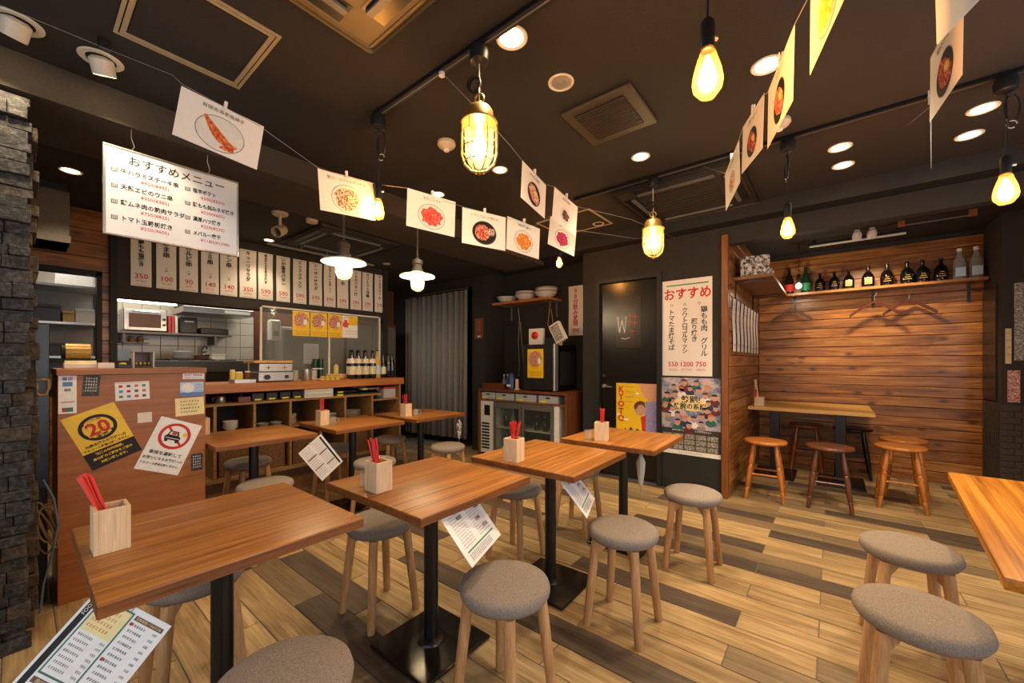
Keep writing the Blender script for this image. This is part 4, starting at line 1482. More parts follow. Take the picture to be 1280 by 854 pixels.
def string(label, pts, r=0.0013):
    p0 = Vector(pts[0])
    o = MB().tube([Vector(p) - p0 for p in pts], r, n=5).build('string', 'print_grey')
    o.location = p0
    return tag(o, label, 'string', 'strings carrying the food cards')


food_card('food card with a grilled prawn on a round plate, nearest at upper left', (-2.06, 0.407), (-2.035, 0.695), 2.315, 2.275, '有頭赤海老塩焼き', 'food_prawn', shape='prawn', plate_r=0.088)
food_card('food card with shredded beef carpaccio, second from the left', (-2.055, 0.965), (-2.02, 1.275), 2.185, 2.205, '豚ロースのカルパッチョ', 'food_beef', plate_r=0.088)
food_card('food card with red sliced tomato on a plate', (-1.83, 1.35), (-1.75, 1.635), 2.155, 2.145, '冷やしトマト', 'food_tomato', tilt=-0.16)
food_card('food card with a red stew bowl and bread', (-1.70, 1.645), (-1.60, 1.925), 2.105, 2.10, 'トマトともつの煮込み', 'food_stew', plate='iron', shape='two', tilt=-0.12)
food_card('food card with orange fried chicken on a white plate', (-1.60, 1.94), (-1.555, 2.23), 2.115, 2.10, '特製から揚げ', 'food_fried', tilt=-0.15)
food_card('food card with a pink berry heap, partly behind another card', (-1.60, 2.42), (-1.55, 2.71), 2.255, 2.215, '紫キャベツ', 'food_berry', plate='paper', tilt=-0.08)
food_card('food card with a salad oval, hanging on the second string', (-1.325, 1.735), (-1.365, 2.02), 2.30, 2.275, '焼き魚の南蛮', 'food_salad', plate='iron', plate_r=0.078, shape='long')
food_card('food card with a dark bean dish, hanging over the pink one', (-1.36, 2.105), (-1.36, 2.395), 2.295, 2.255, '枝豆の燻製', 'food_nuts', plate='paper', plate_r=0.055)
food_card('food card with raw meat slices beside the downlight at upper right', (-0.19, 1.77), (-0.085, 1.41), 2.205, 2.17, '炙りレバー', 'food_meat', plate='iron', plate_r=0.078, shape='long', w=0.36)
food_card('food card with a red and green dish, between its neighbours at upper right', (-0.325, 2.12), (-0.215, 1.86), 2.285, 2.255, '三種ソーセージ', 'food_red', plate='iron', plate_r=0.07, shape='long')
food_card('food card turned nearly edge-on, farthest on the right string', (-0.455, 2.43), (-0.345, 2.16), 2.225, 2.255, '本日の鮮魚', 'food_salad', plate_r=0.06)
food_card('food card with yellow pasta cut off by the top edge', (-0.045, 1.33), (0.03, 1.05), 2.175, 2.165, '彩りパスタ', 'food_yellow', plate_r=0.085)
food_card('food card with a sausage on a dark oval plate at upper right', (0.255, 1.905), (0.277, 1.62), 2.205, 2.19, '粗挽きソーセージ', 'food_red', plate='iron', plate_r=0.078, shape='long')
food_card('white food card back cut off by the top right edge', (0.203, 1.425), (0.315, 1.165), 2.19, 2.20, '', 'food_red', blank=True)
food_card('food card seen edge-on at upper right', (0.263, 1.96), (0.302, 2.24), 2.17, 2.16, '', 'food_red', blank=True)

string('thin string with cards running from the upper left corner towards the far wall', [(-2.30, -0.6, 2.55), (-2.47, 0.22, 2.665), (-2.10, 0.40, 2.47), (-2.055, 0.42, 2.425), (-2.035, 0.69, 2.375), (-2.05, 0.97, 2.29), (-2.03, 1.10, 2.29), (-2.0, 1.275, 2.30), (-1.83, 1.36, 2.26), (-1.78, 1.55, 2.245), (-1.70, 1.66, 2.215), (-1.60, 1.93, 2.205), (-1.57, 2.2, 2.215), (-1.60, 2.43, 2.355), (-1.55, 2.71, 2.32), (-1.45, 3.6, 2.45), (-1.40, 4.21, 2.56)])
string('thin string with two cards running from the brass cage lamp to the far wall', [(-1.449, 1.273, 2.675), (-1.24, 1.30, 2.43), (-1.30, 1.60, 2.42), (-1.33, 1.75, 2.405), (-1.36, 2.02, 2.38), (-1.36, 2.11, 2.395), (-1.36, 2.40, 2.36), (-1.30, 3.2, 2.48), (-1.25, 4.21, 2.56)])
string('thin string with cards running from the top edge to the far air conditioner', [(0.12, 0.75, 2.33), (0.03, 1.06, 2.27), (-0.045, 1.33, 2.285), (-0.085, 1.41, 2.275), (-0.19, 1.77, 2.31), (-0.215, 1.86, 2.36), (-0.325, 2.12, 2.39), (-0.345, 2.16, 2.365), (-0.455, 2.43, 2.33), (-0.70, 3.0, 2.66)])
string('thin string with cards at the upper right, tied to the ceiling', [(0.36, 0.9, 2.36), (0.315, 1.165, 2.30), (0.203, 1.425, 2.295), (0.277, 1.62, 2.295), (0.255, 1.905, 2.31), (0.263, 1.96, 2.275), (0.302, 2.24, 2.30), (0.345, 3.30, 2.695)])
# black rail clip where the string leaves the ceiling
k_ = thing('string_hook', 'small black hook holding the string to the ceiling at upper left', 'hook', (-2.47, 0.24, CZ))
MB().box(-0.014, 0.014, -0.02, 0.02, -0.04, 0).build('block', 'plastic_black', k_, bevel=0.003)
# white hook under the near track
k_ = thing('string_hook', 'small white hook on the near track left of the cage lamp', 'hook', (-1.45, 1.27, CZ - 0.0235))
MB().lathe([(0.004, -0.02), (0.014, -0.016), (0.014, 0)], n=12).build('knob', 'white_plastic', k_)

# =================================================================== host cabinet with stickers
XS = -3.20
hs = thing('reception_cabinet', 'brown veneered cabinet covered with stickers and signs by the stone pillar', 'cabinet', (XS, 0.455, 0))
MB().box(-0.50, 0, -0.32, 0.32, 0.0, 1.225).build('body', 'veneer_brown', hs, bevel=0.002)
MB().box(-0.51, 0.012, -0.325, 0.325, 1.225, 1.26).build('top', 'veneer_brown', hs, bevel=0.003)


def on_stand(name, label, cat, y, z, w, h, mat, rot=0.0, th=0.001, off=0.0015):
    r = Vector((0, math.cos(rot), math.sin(rot)))
    u_ = Vector((0, -math.sin(rot), math.cos(rot)))
    return sheet(name, w, h, mat, (XS + off, y, z), r, u_, label, cat, 'stickers and signs on the brown cabinet', th)


s = on_stand('age_limit_sign', 'yellow sign with a crossed circle and a red 20, on the brown cabinet', 'sign', 0.3055, 0.8815, 0.219, 0.317, 'print_yellow', 0.384)
rect(s, -0.1095, 0.1095, -0.1585, -0.064, 'ink')
ring(s, 0, 0.055, 0.062, 0.078, 'ink', z=0.0008, sq=0.92)
rect(s, -0.066, 0.066, 0.048, 0.060, 'ink', z=0.0007, rot=-0.62)
text(s, '20', 0.096, 'print_yellow', 0.0, 0.050, z=0.0012, bold=0.007)
text(s, '20', 0.096, 'ink_red', 0.0, 0.050, z=0.0016, bold=0.003)
text(s, '飲酒は', 0.020, 'ink', 0.0, 0.105, z=0.0013, bold=0.0006)
text(s, '未満', 0.026, 'ink', 0.0, 0.004, z=0.0013, bold=0.0008)
text(s, '20歳未満のお客様への', 0.0175, 'ink', 0, -0.030, z=0.001, bold=0.0004)
text(s, 'アルコール販売は致しません。', 0.0145, 'ink', 0, -0.051, z=0.001, bold=0.0004)
text(s, '飲酒の年齢確認、', 0.0165, 'print_yellow', 0, -0.083, z=0.001, bold=0.0004)
text(s, '身分証のご提示をご協力', 0.0155, 'print_yellow', 0, -0.108, z=0.001, bold=0.0004)
text(s, 'お願い致します。', 0.0155, 'print_yellow', 0, -0.133, z=0.001, bold=0.0004)
s = on_stand('no_driving_sign', 'white tilted sign with a car crossed by a red ring, on the brown cabinet', 'sign', 0.5935, 0.776, 0.219, 0.320, 'print_white', -0.400, off=0.0032)
ring(s, 0, 0.062, 0.064, 0.080, 'ink_red', z=0.0010)
rect(s, -0.068, 0.068, 0.056, 0.068, 'ink_red', z=0.0007, rot=-0.8)
flat(s, [(-0.046, 0.036), (0.030, 0.036), (0.034, 0.058), (0.022, 0.064), (0.012, 0.092), (-0.030, 0.092), (-0.040, 0.064), (-0.048, 0.056)], 'ink', z=0.0009)
flat(s, [(-0.031, 0.068), (0.012, 0.068), (0.006, 0.086), (-0.025, 0.086)], 'print_white', z=0.0012)
oval(s, -0.006, 0.078, 0.015, 0.008, 'ink_red', z=0.0014, rough=0.15)
rect(s, -0.042, 0.028, 0.046, 0.049, 'print_white', z=0.0012)
for q in (-0.034, 0.020):
    rect(s, q - 0.008, q + 0.008, 0.024, 0.038, 'ink', z=0.0009)
oval(s, 0.046, 0.082, 0.012, 0.013, 'print_yellow', z=0.0012)
text(s, '車両を運転して', 0.024, 'ink', 0, -0.050, bold=0.0005)
text(s, 'お帰りになるお客様への', 0.0185, 'ink', 0, -0.084, bold=0.0004)
text(s, 'アルコール提供は致しません。', 0.0145, 'ink', 0, -0.116, bold=0.0004)
s = on_stand('payment_sticker', 'tall white card-payment sticker at the top left of the brown cabinet', 'sticker', 0.171, 1.126, 0.066, 0.213, 'print_white')
for (a, b, c, d, mt) in ((-0.018, -0.002, 0.072, 0.090, 'print_blue'), (0.002, 0.018, 0.072, 0.090, 'print_lilac'), (-0.018, 0.018, 0.040, 0.064, 'print_blue'), (-0.012, 0.012, 0.014, 0.028, 'print_grey'), (-0.024, 0.024, -0.046, -0.042, 'ink_red'), (-0.020, 0.020, -0.096, -0.074, 'print_teal')):
    rect(s, a, b, c, d, mt)
rect(s, -0.020, -0.008, -0.096, -0.074, 'ink_red', z=0.001)
s = on_stand('dark_sticker', 'dark printed sticker beside the card-payment sticker on the cabinet', 'sticker', 0.259, 1.168, 0.066, 0.118, 'calendar_dark', -0.06)
for q in range(5):
    scribble(s, -0.024, 0.024, 0.038 - 0.017 * q, 0.010, 'print_white', 5, seed=q)
s = on_stand('notice_card', 'white card with a grid of small icons on the brown cabinet', 'notice', 0.4265, 1.128, 0.147, 0.106, 'print_white', 0.03)
for j in range(3):
    for i in range(4):
        rect(s, -0.058 + 0.033 * i, -0.042 + 0.033 * i, 0.022 - 0.030 * j, 0.036 - 0.030 * j, ('ink_red', 'print_green', 'ink_soft', 'print_blue', 'ink_pink')[(i * 2 + j * 3) % 5])
rect(s, -0.07, 0.07, 0.046, 0.0475, 'ink_red')
s = on_stand('red_label', 'small red and white label at the top right corner of the cabinet', 'label', 0.7125, 1.206, 0.110, 0.038, 'print_white', -0.03)
text(s, 'SOFT DRINK', 0.0165, 'ink_red', 0, 0.006, bold=0.0005)
scribble(s, -0.045, 0.045, -0.011, 0.008, 'print_blue', 8)
s = on_stand('blue_card', 'light blue card with a white disc on the right of the cabinet', 'card', 0.704, 1.124, 0.120, 0.088, 'print_lightblue')
rect(s, -0.06, 0.06, -0.044, -0.020, 'print_blue')
oval(s, -0.022, 0.008, 0.032, 0.030, 'print_white', z=0.0010)
for q in range(3):
    scribble(s, 0.018, 0.054, 0.026 - 0.018 * q, 0.010, 'print_blue', 4, seed=q)
s = on_stand('yellow_note', 'pale yellow handwritten note on the right of the cabinet', 'note', 0.694, 1.013, 0.146, 0.112, 'print_cream', 0.03)
for q in range(4):
    scribble(s, -0.05, 0.05 - 0.01 * (q % 2), 0.034 - 0.022 * q, 0.010, 'ink_soft', 7, seed=q)
on_stand('tape_patch', 'plain beige paper patch in the middle of the cabinet', 'paper', 0.4795, 0.966, 0.064, 0.060, 'paper_cream', 0.02)
s = on_stand('dark_sticker', 'small dark printed sticker low on the right edge of the cabinet', 'sticker', 0.729, 0.652, 0.060, 0.110, 'calendar_dark')
for q in range(5):
    scribble(s, -0.022, 0.022, 0.036 - 0.017 * q, 0.010, 'print_white', 4, seed=q + 4)

# things on the cabinet
ZT = 1.26
o = thing('roll_dispenser', 'brass-coloured barrel dispenser on the brown cabinet', 'dispenser', (-3.45, 0.225, ZT + 0.045))
MB().cyl((0, -0.05, 0.05), (0, 0.05, 0.05), 0.05, n=24).build('barrel', 'brass', o)
MB().cyl((0, -0.065, 0.05), (0, -0.05, 0.05), 0.040, n=20).build('end_cap', 'iron', o)
MB().box(-0.035, 0.035, -0.05, 0.05, 0.0, 0.014).build('foot', 'iron', o)
o = thing('card_tray', 'cream paper tray under the brass dispenser', 'tray', (-3.42, 0.225, ZT))
MB().box(-0.06, 0.10, -0.062, 0.072, 0, 0.03).build('tray', 'paper_cream', o, bevel=0.003)
MB().box(-0.055, 0.085, -0.058, 0.066, 0.03, 0.045).build('papers', 'print_cream', o)
o = thing('business_card_box', 'small white card box on the brown cabinet', 'box', (-3.30, 0.325, ZT))
MB().box(-0.03, 0.03, -0.034, 0.034, 0, 0.03).build('body', 'paper', o, bevel=0.002)
MB().box(-0.028, 0.028, -0.032, 0.032, 0.03, 0.033).build('lid', 'paper_cream', o)
o = thing('black_tray', 'black tray with odds and ends on the brown cabinet', 'tray', (-3.33, 0.405, ZT))
MB().box(-0.05, 0.05, -0.034, 0.03, 0, 0.02).build('tray', 'plastic_black', o, bevel=0.004)
MB().ball((0.0, -0.005, 0.024), 0.025, 0.018, 0.010).build('contents', 'food_yellow', o)
MB().cyl((0.0, 0.028, 0.02), (0.0, 0.028, 0.06), 0.006, n=8).build('pen', 'plastic_black', o)
o = thing('display_bin', 'small acrylic-fronted display bin on the brown cabinet', 'box', (-3.40, 0.497, ZT))
MB().box(-0.06, 0.06, -0.048, -0.044, 0, 0.10).build('side_panel', 'white_plastic', o)
MB().box(-0.06, 0.06, 0.044, 0.048, 0, 0.10).build('side_panel', 'white_plastic', o)
MB().box(-0.06, 0.05, -0.048, 0.048, 0.096, 0.10).build('roof', 'print_brown', o)
MB().box(-0.06, 0.06, -0.044, 0.044, 0, 0.012).build('bottom', 'plastic_black', o)
MB().box(-0.06, -0.055, -0.044, 0.044, 0.012, 0.096).build('back_panel', 'print_brown', o)
for k in range(4):
    MB().ball((0.01, -0.03 + 0.02 * k, 0.026), 0.02, 0.007, 0.012, n=10, m=6).build('snack', 'food_yellow', o)
# narrow black cabinet and cables between the pillar and the cabinet
o = thing('black_side_panel', 'narrow black board standing between the stone pillar and the cabinet', 'board', (-3.36, 0.085, 0.0))
MB().box(-0.05, 0.05, -0.024, 0.026, 0.62, 1.50).build('board', 'metal_black', o, bevel=0.002)
MB().box(-0.04, 0.04, -0.02, 0.02, 0.0, 0.62).build('foot', 'trim_black', o)
o = thing('rope_loop', 'tan rope loop hung on the black board by the pillar', 'rope', (-3.20, 0.083, 1.16))
o.scale = (0.8, 0.8, 0.8)
MB().tube([(0.0, -0.028, 0.05), (0.01, 0.0, 0.058), (0.0, 0.026, 0.055), (0.0, 0.028, 0.0), (0.0, 0.015, -0.042), (0.0, -0.010, -0.044), (0, -0.026, -0.025), (0, -0.022, 0.02)], 0.008, n=8, closed=True).build('loop', 'tan_tape', o)
o = thing('cable_bundle', 'coiled tan cable hanging beside the stone pillar near the floor', 'cable', (-3.20, 0.10, 0.30))
for k in range(4):
    pts = [(0.012 * k - 0.02, 0.036 * math.cos(i / 22 * 2 * PI + k), 0.03 * (k % 2) + (0.13 - 0.012 * k) * math.sin(i / 22 * 2 * PI) + 0.12) for i in range(22)]
    MB().tube(pts, 0.005, n=6, closed=True).build('coil', 'cable_tan', o)
o = MB().tube([(0, 0, 0.42), (0.02, 0.035, 0.32), (0.03, 0.05, 0.18), (0.04, 0.03, 0.04), (0.05, 0.0, -0.1), (0.06, -0.012, -0.24)], 0.005, n=7).build('power_cable', 'cable_blue')
o.location = (-3.17, 0.085, 0.27)
tag(o, 'blue-grey cable dropping to the floor beside the stone pillar', 'cable')

# =================================================================== whiteboard
wbd = sheet('whiteboard', 0.582, 0.447, 'whiteboard', (-2.885, 0.570, 2.184), (0, 1, 0), Zv, 'hanging whiteboard with handwritten Japanese specials below the beam', 'whiteboard', th=0.012)
f = MB()
for (a, b, c, d) in ((-0.297, 0.297, 0.2215, 0.2325), (-0.297, 0.297, -0.2325, -0.2215), (-0.297, -0.286, -0.2215, 0.2215), (0.286, 0.297, -0.2215, 0.2215)):
    f.box(a, b, c, d, -0.014, 0.004)
f.build('frame', 'aluminium', wbd, bevel=0.002)
for q in (-0.19, 0.14):
    MB().tube([(q, 0.23, -0.004), (q + 0.012, 0.255, -0.004), (q, 0.30, -0.006), (q, 0.348, -0.006)], 0.002, n=6).build('hanging_wire', 'steel', wbd)
text(wbd, 'おすすめメニュー', 0.054, 'ink', 0.01, 0.172, bold=0.0006)
rows = [('牛ハラミステーキ串', '¥450(¥495)', '塩辛ポテト', '¥500(¥550)'), ('天然エビのウニ串', '¥350(¥385)', '鶏もも刻みネギ焼き', '¥550(¥605)'),
        ('鶏ムネ肉の筋肉サラダ', '¥750(¥825)', '濃厚ハツ焼き', '¥250(¥275)'), ('トマト玉鉄板焼き', '¥550(¥605)', 'メバル一夜干', '¥1180(¥1298)')]
for i, (a, pa, b, pb) in enumerate(rows):
    y = 0.108 - 0.082 * i
    for q in (-0.255, 0.045):
        rect(wbd, q - 0.012, q + 0.012, y - 0.011, y + 0.011, 'ink_soft')
        text(wbd, '図', 0.020, 'print_white', q, y, z=0.0011)
    text(wbd, a, 0.030, 'ink', -0.232, y, align='LEFT', sx=0.88, bold=0.0006)
    text(wbd, b, 0.0285, 'ink', 0.068, y, align='LEFT', sx=0.80, bold=0.0006)
    text(wbd, pa, 0.025, 'ink_red', -0.155, y - 0.034, align='LEFT')
    text(wbd, pb, 0.025, 'ink_red', 0.105, y - 0.034, align='LEFT')

# =================================================================== price strips on the header
strips = [('国産鶏もも塩焼き', '', '350', '(¥385)'), ('ねぎま串', '一本', '100', '(¥110)'), ('豚カルビ串', '一本', '90', '(¥99)'), ('ハラミ串', '一本', '140', '(¥154)'), ('牛タン串', '一本', '140', '(¥154)'),
          ('キューリサラダ', '', '350', '(¥385)'), ('明太子とろろあぶり焼き', '', '590', '(¥649)'), ('いか塩辛バター', '', '590', '(¥649)'), ('ミックスナッツ', '', '590', '(¥649)'), ('シーザーサラダ', '', '590', '(¥649)'),
          ('カマンベールチーズ', '', '390', '(¥429)'), ('えだまめ', '', '290', '(¥319)'), ('じゃがバター焼', '', '290', '(¥319)'), ('ガリトマト冷製', '', '290', '(¥319)'), ('アイスクリーム', '', '290', '(¥319)')]
YL = [(0.62, 0.755), (0.788, 0.928), (0.951, 1.09), (1.115, 1.256), (1.269, 1.413), (1.434, 1.587), (1.606, 1.746), (1.782, 1.922), (1.956, 2.101), (2.132, 2.282), (2.306, 2.448), (2.469, 2.614), (2.641, 2.789), (2.806, 2.955), (2.985, 3.131)]
for i, ((nm, unit, pr, tx), (ya, yb)) in enumerate(zip(strips, YL)):
    w = yb - ya
    s = sheet('price_strip', w, 0.50, 'strip_paper', (XK + 0.003, (ya + yb) / 2, 2.212), (0, 1, 0), Zv, 'paper price strip reading ' + nm + ' ' + pr + ' over the kitchen pass', 'price strip', 'paper price strips over the kitchen pass', th=0.001, curl=0.003)
    n = len(nm)
    sz = min(0.052, 0.32 / n)
    text(s, nm, sz, 'ink', 0, 0.235, z=0.0075, vertical=True, line=0.98, valign='TOP', bold=0.0012)
    if unit:
        text(s, unit, 0.026, 'ink', 0, -0.075, z=0.0075, vertical=True, line=0.95)
    text(s, pr, 0.062, 'ink_red', 0, -0.163, z=0.0075, bold=0.0006)
    text(s, tx, 0.026, 'ink_pink', 0, -0.205, z=0.0075)
    for q in (0.236, -0.238):
        rect(s, -w * 0.4, w * 0.4, q - 0.001, q + 0.001, 'ink_soft', z=0.0066)

# =================================================================== counter
XC = -4.15
ct_ = thing('counter', 'wooden service counter with open shelf cubbies beneath', 'counter', (XC, 2.0, 0))
MB().box(-0.55, 0.0, -1.10, 1.02, 1.02, 1.10).build('worktop', 'counter_wood', ct_, bevel=0.004)
MB().box(-0.55, -0.50, -1.08, 1.0, 0.0, 1.02).build('back_panel', 'wall_brown_black', ct_)
MB().box(-0.50, -0.03, -1.08, 0.72, 0.905, 0.928).build('shelf_board', 'shelf_wood', ct_)
MB().box(-0.50, -0.05, 0.60, 0.99, 0.835, 0.855).build('shelf_board', 'shelf_wood', ct_)
MB().box(-0.50, -0.03, -1.08, 0.98, 0.235, 0.265).build('bottom_board', 'shelf_wood', ct_)
MB().box(-0.46, -0.10, -1.08, 0.98, 0.0, 0.235).build('plinth', 'dark_shelf_wood', ct_)
for yy in (-0.92, -0.615, -0.30, 0.27, 0.60, 0.98):
    MB().box(-0.50, -0.03, yy - 0.011, yy + 0.011, 0.265, 0.905 if yy < 0.9 else 1.02).build('divider', 'shelf_wood', ct_)
MB().box(-0.50, -0.03, -0.01, 0.012, 0.265, 0.905).build('divider', 'shelf_wood', ct_)
# wicker baskets in the cubbies
for lb, y0, y1 in (('woven basket in the cubby behind the pole of the cabinet-side table', 1.42, 1.66), ('woven basket in the cubby right of the other basket', 1.74, 1.96), ('woven basket in the leftmost cubby', 1.12, 1.36), ('woven basket in the cubby behind the middle table', 2.30, 2.56)):
    o = thing('wicker_basket', lb, 'basket', (XC - 0.24, (y0 + y1) / 2, 0.265), 0, 'wicker baskets in the counter cubbies')
    w = (y1 - y0) / 2
    MB().box(-0.17, 0.17, -w, w, 0, 0.012).build('bottom', 'basket_weave', o)
    for (a, b, c, d) in ((0.158, 0.17, -w, w), (-0.17, -0.158, -w, w), (-0.158, 0.158, -w, -w + 0.012), (-0.158, 0.158, w - 0.012, w)):
        MB().box(a, b, c, d, 0.012, 0.23).build('side', 'basket_weave', o)
    MB().tube([(0.165, -w, 0.232), (0.165, w, 0.232), (-0.165, w, 0.232), (-0.165, -w, 0.232)], 0.009, n=6, closed=True).build('rim', 'basket_weave', o)


def bowl(name, label, cat, x, y, z, r, h, mat, group, n=24):
    o = MB().lathe([(r * 0.45, 0), (r * 0.5, h * 0.12), (r * 0.86, h * 0.6), (r, h), (r * 0.96, h), (r * 0.80, h * 0.6), (r * 0.40, h * 0.2), (0.002, h * 0.18)], n=n, cap1=False).build(name, mat)
    o.location = (x, y, z)
    return tag(o, label, cat, group)


for i in range(3):
    bowl('bowl', ['lowest', 'middle', 'topmost'][i] + ' white bowl of the stack in the left cubby', 'bowl', XC - 0.16, 1.23, 0.66 + 0.022 * i, 0.062, 0.05, 'ceramic_white', 'bowls stacked in the left cubby')
MB().box(-0.47, -0.05, -0.91, -0.02, 0.645, 0.66).build('inner_shelf', 'shelf_wood', ct_)
MB().box(-0.47, -0.05, 0.0, 0.97, 0.645, 0.66).build('inner_shelf', 'shelf_wood', ct_)
for i in range(3):
    bowl('plate', ['lowest', 'middle', 'topmost'][i] + ' plate stacked in the cubby behind the middle table', 'plate', XC - 0.17, 2.14, 0.66 + 0.018 * i, 0.095, 0.03, 'ceramic', 'plates behind the middle table')
for i in range(4):
    bowl('plate', ['lowest', 'second', 'third', 'topmost'][i] + ' round plate stacked in the cubby below the plastic tub', 'plate', XC - 0.2, 2.43, 0.66 + 0.016 * i, 0.11, 0.03, 'ceramic', 'plates right cubby')
for i in range(2):
    bowl('bowl', ['left', 'right'][i] + ' small dark bowl in the cubby behind the basket-side table', 'bowl', XC - 0.14, 1.49 + 0.12 * i, 0.66, 0.055, 0.045, 'print_grey', 'dark bowls')
for i in range(2):
    bowl('cup', ['lower', 'upper'][i] + ' glass stacked beside the plates in the third cubby', 'cup', XC - 0.12, 1.76, 0.66 + 0.05 * i, 0.035, 0.06, 'clear_glass', 'stacked glasses')
# row of trays and black boxes on the upper shelf
for i, (y0, w) in enumerate(((1.42, 0.10), (1.54, 0.10), (1.66, 0.10), (1.775, 0.10))):
    o = thing('black_bin', ['first', 'second', 'third', 'fourth'][i] + ' black bin with yellow label from the cabinet, under the counter', 'bin', (XC - 0.15, y0, 0.928), 0, 'labelled black bins under the counter')
    MB().box(-0.12, 0.10, -0.05, 0.05, 0, 0.075).build('body', 'plastic_black', o, bevel=0.004)
    MB().box(0.1, 0.102, -0.028, 0.028, 0.008, 0.022).build('label', 'yellow_label', o)
o = thing('steel_jug', 'small steel jug on the upper shelf next to the cabinet', 'jug', (XC - 0.12, 1.145, 0.928))
MB().lathe([(0.036, 0), (0.042, 0.01), (0.040, 0.05), (0.034, 0.062), (0.030, 0.062)], n=20).build('body', 'steel', o)
MB().tube([(0, -0.038, 0.05), (0, -0.060, 0.046), (0, -0.058, 0.018), (0, -0.040, 0.014)], 0.005, n=6).build('handle', 'plastic_black', o)
o = thing('red_brown_tray', 'brown tray of utensils on the upper shelf', 'tray', (XC - 0.12, 1.30, 0.928))
MB().box(-0.10, 0.10, -0.05, 0.05, 0, 0.05).build('tray', 'brown_lacquer', o, bevel=0.003)
MB().tube([(0.05, -0.02, 0.05), (0.02, 0.0, 0.075), (-0.04, 0.02, 0.05)], 0.005, n=6).build('utensil', 'steel', o)
o = thing('drawer_unit', 'clear plastic two-drawer unit under the counter', 'drawers', (XC - 0.12, 1.975, 0.928))
MB().box(-0.14, 0.10, -0.145, 0.145, 0, 0.088).build('body', 'film', o, bevel=0.003)
f = MB()
for zz in (0.0, 0.042, 0.082):
    f.box(0.098, 0.106, -0.148, 0.148, zz, zz + 0.006)
for yy in (-0.148, 0.142):
    f.box(0.098, 0.106, yy, yy + 0.006, 0, 0.088)
f.build('frame', 'white_plastic', o)
for zz in (0.006, 0.047):
    MB().box(-0.12, 0.098, -0.138, 0.138, zz, zz + 0.034).build('drawer', 'film', o)
for i, (y0, y1, zz, mt) in enumerate(((2.15, 2.42, 0.928, 'plastic_black'), (2.16, 2.40, 0.958, 'plastic_black'), (2.44, 2.70, 0.928, 'plastic_black'), (2.45, 2.69, 0.975, 'steel'))):
    o = thing('serving_tray', ['black tray right of the plastic drawers, lower', 'black tray right of the plastic drawers, upper', 'black tray left of the plastic tub, lower', 'steel tray left of the plastic tub, upper'][i], 'tray', (XC - 0.18, (y0 + y1) / 2, zz), 0, 'trays under the counter')
    w = (y1 - y0) / 2
    MB().box(-0.14, 0.14, -w, w, 0, 0.008).build('base', mt, o)
    MB().tube([(0.14, -w, 0.012), (0.14, w, 0.012), (-0.14, w, 0.012), (-0.14, -w, 0.012)], 0.007, n=6, closed=True).build('rim', mt, o)
    if i in (0, 1, 3):
        MB().box(0.148, 0.15, -w * 0.8, -w * 0.3, 0.0, 0.014).build('label', 'yellow_label', o)
o = thing('plastic_tub', 'clear plastic tub with a red lid at the end of the counter shelf', 'tub', (XC - 0.13, 2.85, 0.855))
MB().box(-0.08, 0.08, -0.085, 0.085, 0, 0.115).build('tub', 'film', o, bevel=0.012, seg=2)
MB().box(-0.088, 0.088, -0.092, 0.092, 0.115, 0.135).build('lid', 'red_plastic', o, bevel=0.006)
MB().box(-0.05, 0.06, -0.04, 0.04, 0.01, 0.09).build('contents', 'patterned_cloth', o)

# ------------------------------------------------------------------- things standing on the counter
ZC = 1.10
o = thing('hot_plate', 'stainless twin-knob hot plate with a wooden lid on the counter', 'hot plate', (-4.36, 1.59, ZC))
MB().box(-0.13, 0.13, -0.16, 0.16, 0.008, 0.10).build('lower_body', 'steel', o, bevel=0.006)
MB().box(-0.125, 0.125, -0.155, 0.155, 0.10, 0.185).build('upper_body', 'steel', o, bevel=0.008)
MB().box(-0.14, 0.14, -0.20, 0.15, 0.185, 0.21).build('wooden_lid', 'slab_wood', o, bevel=0.004)
MB().cyl((0.13, -0.085, 0.05), (0.155, -0.085, 0.05), 0.024, n=18).build('knob', 'plastic_black', o)
MB().box(0.13, 0.134, 0.075, 0.11, 0.035, 0.065).build('switch', 'plastic_black', o)
for yy in (-0.07, 0.075):
    m_ = MB()
    for (a, b, c, d) in ((-0.02, 0.02, -0.003, 0.003), (-0.003, 0.003, -0.02, 0.02)):
        m_.box(0.125, 0.127, yy + a, yy + b, 0.142 + c, 0.142 + d)
    m_.build('vent_mark', 'ink_soft', o)
for sx in (-0.1, 0.1):
    for sy in (-0.13, 0.13):
        MB().cyl((sx, sy, 0), (sx, sy, 0.01), 0.012, n=8).build('foot', 'plastic_black', o)
o = thing('steel_tray', 'shallow steel tray with jars on the counter beside the hot plate', 'tray', (-4.28, 1.33, ZC))
MB().box(-0.08, 0.08, -0.10, 0.075, 0, 0.035).build('tray', 'steel', o, bevel=0.003)
for lb, y, r, h, mt in (('yellow-lidded jar in the steel tray', 1.25, 0.022, 0.09, 'sponge_yellow'), ('clear sugar jar in the steel tray', 1.30, 0.034, 0.07, 'sponge_yellow'), ('clear jar with dark contents in the steel tray', 1.37, 0.026, 0.075, 'brown_lacquer')):
    o = thing('jar', lb, 'jar', (-4.32, y, ZC + 0.035), 0, 'jars in the steel tray')
    MB().lathe([(r * 0.9, 0), (r, 0.006), (r, h * 0.8), (r * 0.8, h * 0.85)], n=16).build('body', mt, o)
    MB().lathe([(r * 0.86, h * 0.85), (r * 0.86, h)], n=16).build('lid', 'white_plastic', o)
for i in range(4):
    bowl('small_bowl', ['lowest', 'second', 'third', 'topmost'][i] + ' small bowl of the stack beside the hot plate', 'bowl', -4.34, 1.80, ZC + 0.024 * i, 0.046, 0.034, 'ceramic', 'small bowls beside the hot plate')
o = thing('steel_pot', 'straight steel pot on the counter right of the bowl stack', 'pot', (-4.28, 1.895, ZC))
